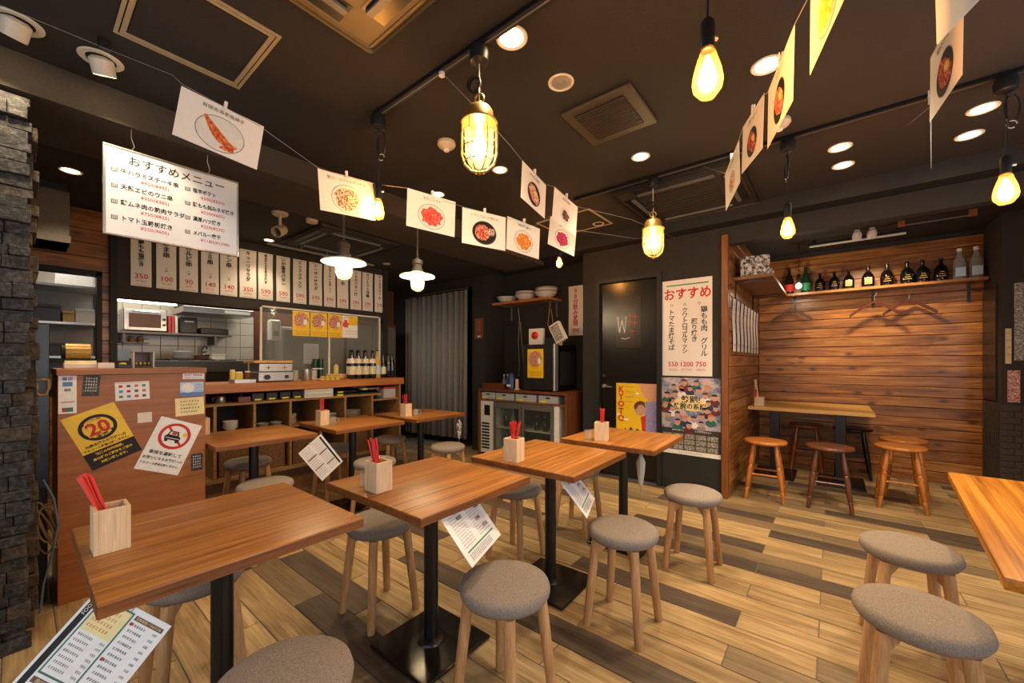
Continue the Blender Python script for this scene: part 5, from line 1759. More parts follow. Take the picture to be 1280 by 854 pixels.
MB().lathe([(0.050, 0), (0.052, 0.004), (0.052, 0.118), (0.056, 0.122), (0.049, 0.122), (0.048, 0.01)], n=24, cap1=False).build('body', 'steel', o)
for i in range(4):
    bowl('small_bowl', ['lowest', 'second', 'third', 'topmost'][i] + ' small bowl of the stack right of the steel pot', 'bowl', -4.38, 2.01, ZC + 0.024 * i, 0.044, 0.034, 'ceramic_white', 'small bowls right of the pot')
for i, (y, z) in enumerate(((2.075, 0), (2.135, 0), (2.075, 0.115), (2.135, 0.115))):
    o = thing('green_can', ['lower left', 'lower right', 'upper left', 'upper right'][i] + ' green tin of the four stacked on the counter', 'can', (-4.47, y, ZC + z), 0, 'green tins stacked on the counter')
    MB().lathe([(0.028, 0), (0.029, 0.004), (0.029, 0.108), (0.027, 0.112)], n=18).build('body', 'green_label', o)
    MB().lathe([(0.0295, 0.0), (0.0295, 0.012)], n=18).build('band', 'print_white', o)
    MB().lathe([(0.020, 0.112), (0.026, 0.1145)], n=18).build('lid', 'steel', o)
for i in range(4):
    o = thing('orange_jar', ['first', 'second', 'third', 'fourth'][i] + ' short orange jar from the pot on the counter', 'jar', (-4.27, 2.06 + 0.055 * i, ZC), 0, 'short orange jars on the counter')
    MB().lathe([(0.022, 0), (0.024, 0.004), (0.024, 0.036), (0.02, 0.04)], n=14).build('body', 'food_yellow', o)
    MB().lathe([(0.022, 0.04), (0.022, 0.048)], n=14).build('lid', 'clear_glass', o)
o = thing('chopping_board', 'round wooden chopping block on the counter behind the bottles', 'board', (-4.52, 2.36, ZC))
MB().lathe([(0.12, 0), (0.125, 0.006), (0.125, 0.05), (0.12, 0.055)], n=26).build('block', 'slab_wood', o)
o = thing('sponge', 'yellow sponge bottle standing on the chopping block', 'bottle', (-4.50, 2.33, ZC + 0.055))
MB().box(-0.018, 0.018, -0.022, 0.022, 0, 0.10).build('body', 'sponge_yellow', o, bevel=0.005)
MB().box(-0.008, 0.008, -0.008, 0.008, 0.10, 0.112).build('cap', 'white_plastic', o)


def bottle_mesh(prof, n=18):
    return MB().lathe(prof, n=n).mesh('glass', angle=40)


BEER = [(0.036, 0), (0.0385, 0.006), (0.0385, 0.165), (0.030, 0.205), (0.016, 0.245), (0.0135, 0.29), (0.0155, 0.295), (0.0155, 0.305)]
BRANDED = bottle_mesh(BEER)


def beer(label, x, y, z, body='bottle_dark', lab='beer_label', neck='paper_cream', s=1.0, grp='bottles on the counter'):
    o = thing('bottle', label, 'bottle', (x, y, z), random.uniform(-0.3, 0.3), grp)
    gb = MB().lathe([(r * s, h * s) for r, h in BEER], n=18).build('glass', body, o)
    if lab:
        MB().lathe([(0.0392 * s, 0.045 * s), (0.0392 * s, 0.135 * s)], n=18, cap0=False, cap1=False).build('label', lab, gb)
    if neck:
        MB().lathe([(0.0390 * s, 0.166 * s), (0.0335 * s, 0.194 * s), (0.0265 * s, 0.217 * s)], n=18, cap0=False, cap1=False).build('neck_label', neck, gb)
    MB().lathe([(0.016 * s, 0.298 * s), (0.016 * s, 0.309 * s)], n=12).build('cap', 'iron', o)


bl = [(2.415, 'first'), (2.495, 'second'), (2.585, 'third'), (2.675, 'fourth')]
for y, nm in bl:
    beer(nm + ' brown beer bottle with pale label from the left on the counter', -4.30, y, ZC, s=1.08)
for y, nm in ((2.46, 'first'), (2.55, 'second'), (2.64, 'third')):
    beer(nm + ' brown bottle in the rear row of beer bottles on the counter', -4.42, y, ZC, s=1.08)
beer('pale gold bottle between the beers and the dark bottles on the counter', -4.33, 2.76, ZC, body='gold_print', lab='print_lightblue', neck=None, s=1.1)
for y, nm in ((2.86, 'left'), (2.935, 'middle'), (2.99, 'right')):
    beer(nm + ' dark bottle of the three at the end of the counter', -4.36, y, ZC, body='bottle_black', lab='beer_label' if nm == 'left' else None, neck=None, s=0.98)

# acrylic splash screen on the counter, with posters hung on it
ap = thing('splash_screen', 'clear splash screen in a thin pale frame standing on the counter', 'screen', (-4.60, 2.27, ZC))
f = MB()
f.box(-0.012, 0.012, -0.70, -0.682, 0, 0.78)
f.box(-0.012, 0.012, 0.682, 0.70, 0, 0.78)
f.box(-0.012, 0.012, -0.70, 0.70, 0.765, 0.78)
f.box(-0.010, 0.010, 0.02, 0.034, 0, 0.765)
f.build('frame', 'paper_cream', ap, smooth=False)
MB().box(-0.002, 0.002, -0.682, 0.02, 0.0, 0.765).build('pane', 'acrylic', ap)
MB().box(-0.002, 0.002, 0.034, 0.682, 0.0, 0.765).build('pane', 'acrylic', ap)
for i, (y0, y1) in enumerate(((1.885, 2.065), (2.075, 2.265), (2.275, 2.445))):
    s = sheet('festival_poster', y1 - y0, 0.275, 'print_yellow', (-4.585, (y0 + y1) / 2, 1.72), (0, 1, 0), Zv, ['leftmost', 'middle', 'rightmost'][i] + ' of three yellow festival posters on the splash screen', 'poster', 'yellow festival posters on the splash screen')
    w = (y1 - y0)
    oval(s, 0, 0.04, w * 0.42, 0.085, 'poster_festival', z=0.0008, rough=0.08, seed=i)
    oval(s, w * 0.25, 0.02, w * 0.12, 0.032, 'print_white', z=0.0012, rough=0.1, seed=i + 7)
    oval(s, 0, -0.045, w * 0.22, 0.018, 'print_yellow', z=0.0012)
    scribble(s, -w * 0.18, w * 0.18, -0.045, 0.018, 'print_orange', 5, z=0.0016, seed=i)
    for q in range(3):
        scribble(s, -w * 0.38, w * 0.38, -0.085 - 0.016 * q, 0.009, 'ink_red' if q else 'ink_soft', 10, seed=q)
s = sheet('crab_poster', 0.20, 0.268, 'print_white', (-4.585, 2.548, 1.722), (0, 1, 0), Zv, 'white poster with a red crab picture, right of the yellow posters', 'poster')
rect(s, -0.02, 0.10, 0.02, 0.125, 'print_yellow')
oval(s, -0.055, 0.03, 0.034, 0.05, 'food_tomato', z=0.001, rough=0.25, seed=2)
scribble(s, -0.07, 0.04, 0.115, 0.012, 'print_green', 8, z=0.0012)
scribble(s, -0.06, 0.085, -0.052, 0.012, 'ink_red', 12)
scribble(s, -0.06, 0.085, -0.085, 0.008, 'print_grey', 14)

# ------------------------------------------------------------------- inside the kitchen
ks = thing('wall_shelf', 'pale kitchen wall shelf carrying the toaster oven and black boxes', 'shelf', (-5.92, 1.16, 1.60))
MB().box(-0.18, 0.16, -0.55, 0.48, 0, 0.022).build('board', 'steel_dull', ks)
for yy in (-0.45, 0.35):
    MB().box(-0.18, 0.10, yy - 0.012, yy + 0.012, -0.10, 0).build('bracket', 'steel_dull', ks)
o = thing('toaster_oven', 'silver toaster oven with glass door on the kitchen shelf', 'oven', (-5.92, 0.88, 1.622))
MB().box(-0.15, 0.14, -0.18, 0.17, 0.012, 0.25).build('body', 'steel', o, bevel=0.006)
gd = MB().box(0.14, 0.146, -0.135, 0.115, 0.05, 0.19).build('glass_door', 'fridge_glass', o)
MB().box(0.139, 0.141, -0.14, 0.12, 0.045, 0.195).build('cavity', 'print_brown', o)
MB().cyl((0.16, -0.12, 0.215), (0.16, 0.10, 0.215), 0.008, n=10).build('handle', 'chrome', gd)
for zz in (0.08, 0.14):
    MB().cyl((0.14, 0.145, zz), (0.156, 0.145, zz), 0.014, n=12).build('knob', 'plastic_black', o)
for i, (y, mt) in enumerate(((1.075, 'red_plastic'), (1.105, 'red_plastic'), (1.135, 'paper'))):
    o = thing('binder', ['left red', 'right red', 'white'][i] + ' binder leaning beside the toaster oven', 'binder', (-5.88, y, 1.622), 0, 'binders on the kitchen shelf')
    MB().box(-0.09, 0.09, -0.011, 0.011, 0, 0.19).build('cover', mt, o)
    MB().box(-0.085, 0.088, -0.008, 0.008, 0.004, 0.186).build('pages', 'paper', o)
o = thing('black_bag', 'black bag with a white mark on the kitchen shelf', 'bag', (-5.88, 1.245, 1.622))
MB().box(-0.09, 0.10, -0.085, 0.08, 0, 0.185).build('body', 'plastic_black', o, bevel=0.012)
MB().box(0.1, 0.102, -0.04, 0.045, 0.13, 0.145).build('mark', 'print_white', o)
o = thing('black_roaster', 'long flat black roasting tray on the kitchen shelf', 'tray', (-5.88, 1.49, 1.622))
MB().box(-0.10, 0.11, -0.14, 0.14, 0, 0.075).build('tray', 'plastic_black', o, bevel=0.01)
MB().box(0.11, 0.125, -0.10, 0.12, 0.03, 0.045).build('handle', 'plastic_black', o)
MB().box(-0.18, 0.16, 0.48, 0.50, 0, 0.022).build('shelf_end', 'steel_dull', ks)
o = thing('range_hood', 'steel extractor hood edge under the kitchen header', 'hood', (-5.72, 1.30, 1.845))
MB().box(-0.30, 0.20, -0.16, 0.52, 0.0, 0.07).build('rim', 'steel', o, bevel=0.004)
MB().box(-0.30, 0.12, -0.14, 0.50, 0.07, 0.60).build('casing', 'iron', o)
MB().box(0.20, 0.204, 0.22, 0.48, 0.015, 0.05).build('label_strip', 'white_plastic', o)
o = thing('tube_light', 'fluorescent fitting under the left end of the kitchen header', 'light', (-5.55, 0.83, 1.93))
MB().box(-0.05, 0.05, -0.28, 0.28, 0.0, 0.04).build('housing', 'white_plastic', o)
MB().cyl((0, -0.26, -0.014), (0, 0.26, -0.014), 0.014, n=10).build('tube', 'glow_tube', o)
MB().box(-0.01, 0.01, -0.02, 0.02, 0.04, 0.615).build('drop_rod', 'steel_dull', o)
o = thing('cooking_range', 'black gas range and worktop along the kitchen wall', 'stove', (-5.72, 1.3, 0))
MB().box(-0.36, 0.30, -0.62, 0.42, 0.05, 1.18).build('body', 'iron', o, bevel=0.006)
MB().box(-0.36, 0.32, -0.62, 0.42, 1.18, 1.31).build('grill_top', 'plastic_black', o, bevel=0.004)
for k in range(5):
    MB().box(-0.30, 0.28, -0.5 + 0.2 * k, -0.49 + 0.2 * k, 1.31, 1.32).build('grate_bar', 'iron', o)
for sx in (-0.3, 0.25):
    for sy in (-0.55, 0.36):
        MB().cyl((sx, sy, 0), (sx, sy, 0.06), 0.02, n=8).build('foot', 'iron', o)
o = thing('iron_pot', 'round black iron pot on the kitchen range', 'pot', (-5.65, 1.16, 1.32))
MB().lathe([(0.07, 0), (0.085, 0.02), (0.085, 0.085), (0.06, 0.10), (0.012, 0.105), (0.012, 0.12)], n=24).build('body', 'print_grey', o)
o = thing('red_pan', 'small red pan on the kitchen range', 'pan', (-5.60, 1.32, 1.32))
MB().lathe([(0.055, 0), (0.068, 0.01), (0.07, 0.05), (0.065, 0.05), (0.062, 0.012)], n=20, cap1=False).build('body', 'maroon_print', o)
MB().cyl((0.06, 0, 0.045), (0.17, 0.03, 0.05), 0.008, n=8).build('handle', 'plastic_black', o)
o = thing('white_container', 'white lidded container on the kitchen range', 'container', (-5.60, 1.47, 1.32))
MB().box(-0.05, 0.05, -0.065, 0.065, 0, 0.055).build('body', 'white_plastic', o, bevel=0.005)
MB().box(-0.053, 0.053, -0.068, 0.068, 0.055, 0.066).build('lid', 'white_plastic', o)
o = thing('wall_rack', 'wire spice rack on the tiles below the kitchen shelf', 'rack', (-6.04, 0.80, 1.50))
MB().box(-0.05, 0.06, -0.12, 0.13, 0, 0.012).build('base', 'steel_dull', o)
MB().tube([(0.06, -0.12, 0.05), (0.06, 0.13, 0.05)], 0.005, n=6).build('guard_wire', 'steel_dull', o)
for yy in (-0.07, 0.0, 0.07):
    MB().lathe([(0.026, 0.012), (0.026, 0.075), (0.018, 0.085)], c=(0, yy, 0), n=14).build('spice_tin', 'cardboard', o)
sheet('wall_notice', 0.16, 0.14, 'print_lightblue', (-6.088, 0.72, 1.37), (0, 1, 0), Zv, 'pale printed notice taped to the kitchen tiles', 'notice')
o = thing('tap', 'steel kitchen tap in front of the tiles', 'tap', (-6.02, 1.42, 1.36))
MB().tube([(0, 0, 0), (0, 0, 0.09), (0.03, 0.02, 0.13), (0.07, 0.03, 0.12), (0.08, 0.03, 0.09)], 0.010, n=8).build('spout', 'chrome', o)
MB().cyl((0, 0, 0.05), (0.0, 0.05, 0.06), 0.008, n=8).build('lever', 'chrome', o)
MB().box(-0.07, 0.0, -0.02, 0.02, -0.02, 0.02).build('mount', 'chrome', o)
# right part of the kitchen seen through the screen
o = thing('kitchen_fridge', 'tall steel kitchen fridge seen through the splash screen', 'fridge', (-5.75, 2.55, 0))
MB().box(-0.30, 0.25, -0.42, 0.42, 0.03, 1.75).build('body', 'print_grey', o, bevel=0.01)
for yy in (-0.20, 0.205):
    fd = MB().box(0.25, 0.275, yy - 0.195, yy + 0.195, 0.9, 1.72).build('door', 'steel_dull', o, bevel=0.004)
    MB().box(0.275, 0.30, yy - 0.01 + (0.15 if yy < 0 else -0.15), yy + 0.01 + (0.15 if yy < 0 else -0.15), 1.1, 1.3).build('handle', 'plastic_black', fd)
MB().box(-0.28, 0.23, -0.40, 0.40, 0.0, 0.03).build('foot', 'plastic_black', o)
s = sheet('kitchen_notice', 0.20, 0.27, 'paper', (-5.471, 2.487, 1.405), (0, 1, 0), Zv, 'white notice sheet hung behind the splash screen', 'notice')
for q in range(8):
    scribble(s, -0.08, 0.08, 0.10 - 0.026 * q, 0.010, 'print_grey', 10, seed=q)
MB().box(-0.02, 0.02, 0.13, 0.145, -0.01, 0.002).build('clip', 'steel', s)
o = thing('storage_cabinet', 'tall dark kitchen cabinet seen through the splash screen', 'cabinet', (-5.75, 3.45, 0))
MB().box(-0.3, 0.2, -0.42, 0.42, 0, 1.9).build('body', 'print_brown', o)
for yy in (-0.21, 0.21):
    MB().box(0.2, 0.22, yy - 0.2, yy + 0.2, 0.05, 1.85).build('door', 'steel_dull', o, bevel=0.003)
o = thing('paper_dispenser', 'pale paper towel dispenser on the kitchen upright behind the screen', 'dispenser', (-5.35, 1.98, 1.55))
MB().box(-0.05, 0.06, -0.06, 0.06, 0, 0.26).build('casing', 'white_plastic', o, bevel=0.015)
MB().box(0.06, 0.064, -0.03, 0.03, 0.06, 0.12).build('window', 'fridge_glass', o)
MB().box(-0.09, -0.05, -0.03, 0.03, -1.55, 0.98).build('upright', 'steel_dull', o)
# back kitchen behind the hatch window
o = thing('steel_rack', 'steel shelving with boxes seen through the hatch window', 'shelf', (-5.62, 0.22, 0))
MB().box(-0.262, -0.25, -0.38, 0.30, 0.95, 2.25).build('back_panel', 'print_grey', o)  # added sheet that keeps the brightly lit tiles behind the rack out of view
for zz in (1.02, 1.33, 1.64, 1.98):
    MB().box(-0.25, 0.20, -0.38, 0.30, zz, zz + 0.02).build('shelf_board', 'steel', o)
for yy in (-0.37, 0.285):
    for xx in (-0.24, 0.185):
        MB().cyl((xx, yy, 0), (xx, yy, 2.2), 0.012, n=8).build('upright', 'steel_dull', o)
for lb, nm, y0, y1, z0, h, mt in (('white carton on the top shelf behind the hatch', 'carton', 0.02, 0.22, 2.0, 0.16, 'paper_cream'), ('black case on the rack behind the hatch', 'case', 0.06, 0.25, 1.66, 0.15, 'plastic_black'), ('small cardboard box beside the black case', 'box', 0.26, 0.33, 1.66, 0.10, 'cardboard'), ('clear food container on the rack behind the hatch', 'container', 0.34, 0.47, 1.66, 0.13, 'film'),
                                  ('dark tub on the middle rack behind the hatch', 'tub', 0.10, 0.30, 1.35, 0.12, 'plastic_black'), ('cardboard tray on the middle rack behind the hatch', 'tray', 0.30, 0.44, 1.35, 0.06, 'cardboard'), ('small carton on the lower rack behind the hatch', 'carton', 0.12, 0.34, 1.04, 0.15, 'cardboard')):
    b_ = thing(nm, lb, nm, (-5.56, (y0 + y1) / 2, z0), 0, 'boxes on the rack behind the hatch')
    w = (y1 - y0) / 2
    MB().box(-0.10, 0.12, -w, w, 0, h * 0.82).build('body', mt, b_, bevel=0.004)
    MB().box(-0.104, 0.124, -w - 0.003, w + 0.003, h * 0.82, h).build('lid', mt, b_, bevel=0.003)

# =================================================================== posters on the far wall
YW = 4.2185
s = sheet('specials_poster', 0.475, 0.975, 'paper', (-1.142, YW, 1.642), *FACE_FRONT, 'tall white handwritten specials poster with a green line on the black wall', 'poster', th=0.0012)
rect(s, -0.195, 0.205, 0.428, 0.440, 'print_green', rot=0.0)
text(s, 'おすすめ', 0.125, 'ink_red', 0.005, 0.335, bold=0.003, sx=0.92)
text(s, '鶏もも肉 グリル', 0.066, 'ink', 0.165, 0.20, vertical=True, valign='TOP', line=0.94, bold=0.001)
text(s, '照り焼き', 0.062, 'ink', 0.075, 0.085, vertical=True, valign='TOP', line=0.94, bold=0.001)
text(s, 'クワトロゴルマッシ', 0.058, 'ink', -0.015, 0.20, vertical=True, valign='TOP', line=0.88, bold=0.001)
text(s, 'トマたま焼そば', 0.064, 'ink', -0.145, 0.19, vertical=True, valign='TOP', line=0.94, bold=0.001)
for x, pr, tx in ((-0.13, '550', '(¥605)'), (0.0, '1200', '(¥1320)'), (0.135, '750', '(¥825)')):
    text(s, pr, 0.066, 'ink_red', x, -0.372, bold=0.001)
    text(s, tx, 0.032, 'ink_pink', x, -0.425)
for x in (-0.145, -0.015, 0.12):
    ring(s, x, 0.235, 0.009, 0.013, 'ink_soft')

s = sheet('baseball_poster', 0.565, 0.775, 'poster_sky', (-1.112, YW, 0.748), *FACE_FRONT, 'large collage poster of ballplayers above a black calendar grid', 'poster', th=0.0012)
rect(s, -0.2825, 0.2825, -0.345, -0.125, 'calendar_dark')
rect(s, -0.2825, 0.2825, -0.3875, -0.345, 'print_white')
rp = random.Random(3)
spots = []
for k in range(26):
    a = 2 * PI * k / 26 + 0.1
    rad = 0.235 if k % 2 else 0.17
    spots.append((rad * math.cos(a) * 1.02, 0.125 + rad * math.sin(a) * 0.92))
for k, (x, y) in enumerate(spots):
    if y < -0.10:
        continue
    sc = rp.uniform(1.0, 1.3)
    body = ('navy_print', 'maroon_print', 'print_white', 'print_grey', 'print_lilac', 'print_teal')[k % 6]
    cap = ('navy_print', 'ink', 'maroon_print', 'print_orange', 'navy_print')[k % 5]
    z = 0.0007 + 0.0001 * (k % 4)
    oval(s, x, y - 0.042 * sc, 0.042 * sc, 0.030 * sc, body, z=z, n=12)
    oval(s, x, y, 0.022 * sc, 0.027 * sc, 'skin_print', z=z + 0.0003, n=14)
    flat(s, [(x - 0.023 * sc, y + 0.013 * sc), (x + 0.026 * sc, y + 0.013 * sc), (x + 0.020 * sc, y + 0.026 * sc), (x, y + 0.032 * sc), (x - 0.018 * sc, y + 0.026 * sc)], cap, z=z + 0.0006)
oval(s, 0.0, 0.135, 0.165, 0.075, 'print_cream', z=0.0018, rough=0.14, seed=4)
text(s, '熱闘!', 0.080, 'ink', 0.01, 0.165, z=0.0023, bold=0.0015)
text(s, '鉄腕の系譜', 0.062, 'ink', 0.0, 0.098, z=0.0023, bold=0.0015)
scribble(s, -0.17, 0.20, -0.145, 0.016, 'print_white', 22, z=0.001)
for j in range(3):
    for i in range(5):
        rect(s, -0.26 + 0.106 * i, -0.165 + 0.106 * i, -0.225 - 0.056 * j, -0.178 - 0.056 * j, 'printed_clutter', z=0.001)
scribble(s, -0.1, 0.12, -0.366, 0.012, 'print_grey', 14, z=0.001)

s = sheet('kyoto_poster', 0.45, 0.62, 'print_yellow', (-1.672, 4.2365, 0.75), *FACE_FRONT, 'yellow travel poster reading KYOTO in red down its left side, on the black door', 'poster', th=0.0012)
text(s, 'KYOTO', 0.094, 'ink_red', -0.168, 0.075, vertical=True, line=0.86, bold=0.0035)
flat(s, [(0.03, 0.31), (0.225, 0.31), (0.225, 0.125), (0.14, 0.125), (0.08, 0.19)], 'print_pink', z=0.0008)
flat(s, [(0.11, 0.12), (0.225, 0.125), (0.225, -0.27), (0.12, -0.27), (0.10, -0.05)], 'print_lilac', z=0.0007)
oval(s, 0.045, 0.04, 0.068, 0.078, 'skin_print', z=0.0010, rot=0.3)
flat(s, [(-0.02, 0.06), (0.0, 0.10), (0.05, 0.125), (0.10, 0.11), (0.105, 0.05), (0.07, 0.085), (0.03, 0.075), (0.0, 0.02)], 'print_brown', z=0.0013)
flat(s, [(0.055, -0.05), (0.11, -0.03), (0.11, -0.20), (0.07, -0.20)], 'ink_red', z=0.0009)
flat(s, [(-0.21, -0.25), (-0.19, -0.215), (-0.15, -0.235), (-0.12, -0.185), (-0.09, -0.215), (-0.055, -0.17), (-0.02, -0.215), (0.02, -0.18), (0.06, -0.225), (0.10, -0.245), (0.10, -0.29), (-0.21, -0.29)], 'ink', z=0.0012)
for (x, y, a, b) in ((0.02, 0.20, 0.025, 0.012), (-0.11, -0.09, 0.035, 0.012), (-0.2, -0.04, 0.02, 0.012), (0.08, -0.26, 0.05, 0.02)):
    oval(s, x, y, a, b, 'print_white', z=0.0014, n=16)
for q in range(4):
    scribble(s, -0.12, -0.02, 0.27 - 0.055 * q, 0.012, 'ink_soft', 8, z=0.0009, seed=q)

# brown sign plate on the wall between curtain and alcove
s = sheet('wall_plate', 0.165, 0.30, 'print_brown', (-4.01, YW, 1.78), *FACE_FRONT, 'small dark sign plate with red characters right of the curtain', 'sign', th=0.006)
text(s, '消火器', 0.06, 'ink_red', 0.0, 0.03, vertical=True, line=0.9)
rect(s, -0.03, 0.03, -0.125, -0.105, 'print_white')

# =================================================================== drinks alcove
fr_ = thing('fridge_counter', 'wood-framed counter enclosing a glass-door fridge in the alcove', 'counter', (-3.15, 4.05, 0))
MB().box(-0.72, 0.72, 0.0, 0.60, 0.895, 0.925).build('top', 'veneer_dark', fr_, bevel=0.003)
MB().box(0.69, 0.72, 0.0, 0.60, 0.0, 0.895).build('side_panel', 'veneer_dark', fr_)
MB().box(-0.72, -0.69, 0.0, 0.60, 0.0, 0.895).build('side_panel', 'veneer_dark', fr_)
MB().box(-0.69, 0.69, 0.02, 0.58, 0.762, 0.782).build('shelf', 'dark_shelf_wood', fr_)
for lb, x0, x1 in (('leftmost grey tray in the fridge counter', -3.83, -3.585), ('second grey tray from the left in the fridge counter', -3.57, -3.255), ('third grey tray in the fridge counter', -3.225, -2.90), ('rightmost grey tray in the fridge counter', -2.86, -2.575)):
    o = thing('storage_tray', lb, 'tray', ((x0 + x1) / 2, 4.08, 0.782), 0, 'grey storage trays in the fridge counter')
    w = (x1 - x0) / 2
    bd = MB().box(-w, w, 0, 0.3, 0, 0.095).build('body', 'grey_plastic', o, bevel=0.006)
    MB().box(-0.03, 0.03, -0.003, 0.0, 0.058, 0.076).build('hand_slot', 'plastic_black', bd)
    MB().box(-w * 0.85, -w * 0.15, -0.003, 0.0, 0.008, 0.034).build('label', 'yellow_label', bd)
fg = thing('glass_fridge', 'under-counter fridge with two glass doors and a white vent panel', 'fridge', (-3.15, 4.07, 0))
MB().box(-0.685, 0.66, 0.46, 0.52, 0.04, 0.755).build('back', 'plastic_black', fg)
MB().box(-0.685, -0.45, 0.0, 0.46, 0.04, 0.755).build('vent_panel', 'white_plastic', fg, bevel=0.003)
MB().box(-0.61, -0.51, -0.006, 0.0, 0.56, 0.70).build('control_panel', 'plastic_black', fg)
for k in range(9):
    MB().box(-0.66, -0.52, -0.006, 0.0, 0.10 + 0.042 * k, 0.122 + 0.042 * k).build('vent_slot', 'metal_black', fg)
MB().box(0.53, 0.60, 0.0, 0.46, 0.04, 0.755).build('side_strip', 'white_plastic', fg)
MB().box(-0.45, 0.53, 0.0, 0.46, 0.715, 0.755).build('top_rail', 'steel_dull', fg)
MB().box(-0.45, 0.53, 0.0, 0.46, 0.04, 0.10).build('bottom_rail', 'steel_dull', fg)
for x0, x1 in ((-0.44, 0.03), (0.045, 0.52)):
    d_ = MB()
    d_.box(x0, x0 + 0.035, -0.012, 0.008, 0.10, 0.715)
    d_.box(x1 - 0.035, x1, -0.012, 0.008, 0.10, 0.715)
    d_.box(x0 + 0.035, x1 - 0.035, -0.012, 0.008, 0.685, 0.715)
    d_.box(x0 + 0.035, x1 - 0.035, -0.012, 0.008, 0.10, 0.13)
    d_ = d_.build('door', 'steel_dull', fg, smooth=False)
    MB().box(x0 + 0.035, x1 - 0.035, -0.002, 0.002, 0.13, 0.685).build('pane', 'fridge_glass', d_)
MB().box(-0.44, 0.52, 0.05, 0.46, 0.40, 0.412).build('rack', 'white_plastic', fg)
MB().box(-0.68, 0.6, 0.02, 0.5, 0.0, 0.04).build('foot', 'plastic_black', fg)
rb = random.Random(9)
for i in range(7):
    x = -3.50 + 0.13 * i
    if i == 3:
        continue
    h = 0.22 if i < 4 else 0.17
    o = thing('drink_bottle', ['green-capped', 'clear', 'amber', '', 'dark', 'tall dark', 'pale'][i] + ' drink bottle on the upper fridge rack', 'bottle', (x, 4.22, 0.412), 0, 'drinks in the glass fridge')
    MB().lathe([(0.032, 0), (0.034, 0.006), (0.034, h * 0.6), (0.014, h * 0.82), (0.014, h)], n=14).build('glass', ('bottle_green', 'bottle_clear', 'bottle_dark', '', 'bottle_black', 'bottle_black', 'bottle_clear')[i], o)
    MB().lathe([(0.016, h), (0.016, h + 0.012)], n=10).build('cap', ('green_label', 'print_blue', 'gold_print', '', 'red_plastic', 'gold_print', 'white_plastic')[i], o)
for i in range(3):
    o = thing('drink_bottle', ['left', 'middle', 'right'][i] + ' drink bottle on the fridge floor', 'bottle', (-3.50 + 0.13 * i, 4.24, 0.10), 0, 'drinks on the fridge floor')
    MB().lathe([(0.036, 0), (0.038, 0.006), (0.038, 0.16), (0.015, 0.22), (0.015, 0.26)], n=14).build('glass', ('bottle_dark', 'bottle_clear', 'bottle_green')[i], o)
    MB().lathe([(0.017, 0.26), (0.017, 0.272)], n=10).build('cap', 'yellow_label', o)
o = MB().ball((0, 0, 0.08), 0.16, 0.12, 0.08, n=16, m=8).build('patterned_cloth', 'patterned_cloth')
o.location = (-2.87, 4.26, 0.10)
tag(o, 'blue and white patterned bundle in the right fridge door', 'cloth')

# wine cooler with a small yellow poster
wc = thing('wine_cooler', 'black wine cooler with silver door edge on the fridge counter', 'cooler', (-2.88, 4.38, 0.925))
MB().box(-0.24, 0.225, -0.27, 0.25, 0.015, 0.59).build('cabinet', 'plastic_black', wc, bevel=0.006)
wd_ = MB().box(0.225, 0.245, -0.27, 0.25, 0.015, 0.59).build('door', 'bottle_black', wc, bevel=0.003)
MB().box(0.225, 0.252, -0.285, -0.20, 0.012, 0.592).build('door_edge', 'aluminium', wd_, bevel=0.004)
MB().box(0.245, 0.248, -0.15, 0.2, 0.08, 0.5).build('door_glass', 'fridge_glass', wd_)
for sx in (-0.2, 0.19):
    for sy in (-0.22, 0.2):
        MB().cyl((sx, sy, 0), (sx, sy, 0.018), 0.014, n=8).build('foot', 'plastic_black', wc)
s = sheet('festival_poster', 0.245, 0.365, 'print_yellow', (-2.925, 4.1085, 1.275), *FACE_FRONT, 'small yellow festival poster on the side of the wine cooler', 'poster')
oval(s, 0, 0.055, 0.10, 0.105, 'poster_festival', z=0.0008, rough=0.08, seed=3)
oval(s, 0.06, 0.03, 0.028, 0.04, 'print_white', z=0.0012, rough=0.1, seed=8)
oval(s, 0, -0.06, 0.05, 0.022, 'print_yellow', z=0.0012)
scribble(s, -0.045, 0.045, -0.06, 0.022, 'print_orange', 5, z=0.0016)
for q in range(3):
    scribble(s, -0.09, 0.09, -0.11 - 0.022 * q, 0.012, 'ink_red' if q else 'ink_soft', 10, seed=q)
# white box with red dome
o = thing('call_box', 'white square box with a red dome on the wine cooler', 'button', (-3.02, 4.25, 1.516))
MB().box(-0.115, 0.115, 0, 0.05, 0, 0.215).build('case', 'white_plastic', o, bevel=0.006)
MB().ball((-0.012, 0.0, 0.125), 0.052, 0.035, 0.052, n=20, m=10).build('dome', 'dome_red', o)
o = thing('card_terminal_box', 'black tray box on top of the wine cooler', 'box', (-2.74, 4.26, 1.515))
MB().box(-0.10, 0.09, -0.06, 0.10, 0, 0.085).build('body', 'plastic_black', o, bevel=0.005)
MB().box(-0.09, 0.08, -0.05, 0.09, 0.085, 0.10).build('lid', 'iron', o, bevel=0.003)
o = thing('tilted_display', 'pale open display box tilted on the wine cooler', 'box', (-2.64, 4.20, 1.62))
mt = Matrix.Rotation(math.radians(-28), 4, 'Y')
MB().box(-0.075, 0.075, 0.0, 0.06, -0.075, 0.17, mt).build('body', 'paper_cream', o)
MB().box(-0.06, 0.06, -0.003, 0.0, -0.06, 0.155, mt).build('front_print', 'printed_clutter', o)
MB().box(-0.04, 0.03, 0.02, 0.05, -0.12, -0.05).build('stand', 'cardboard', o)
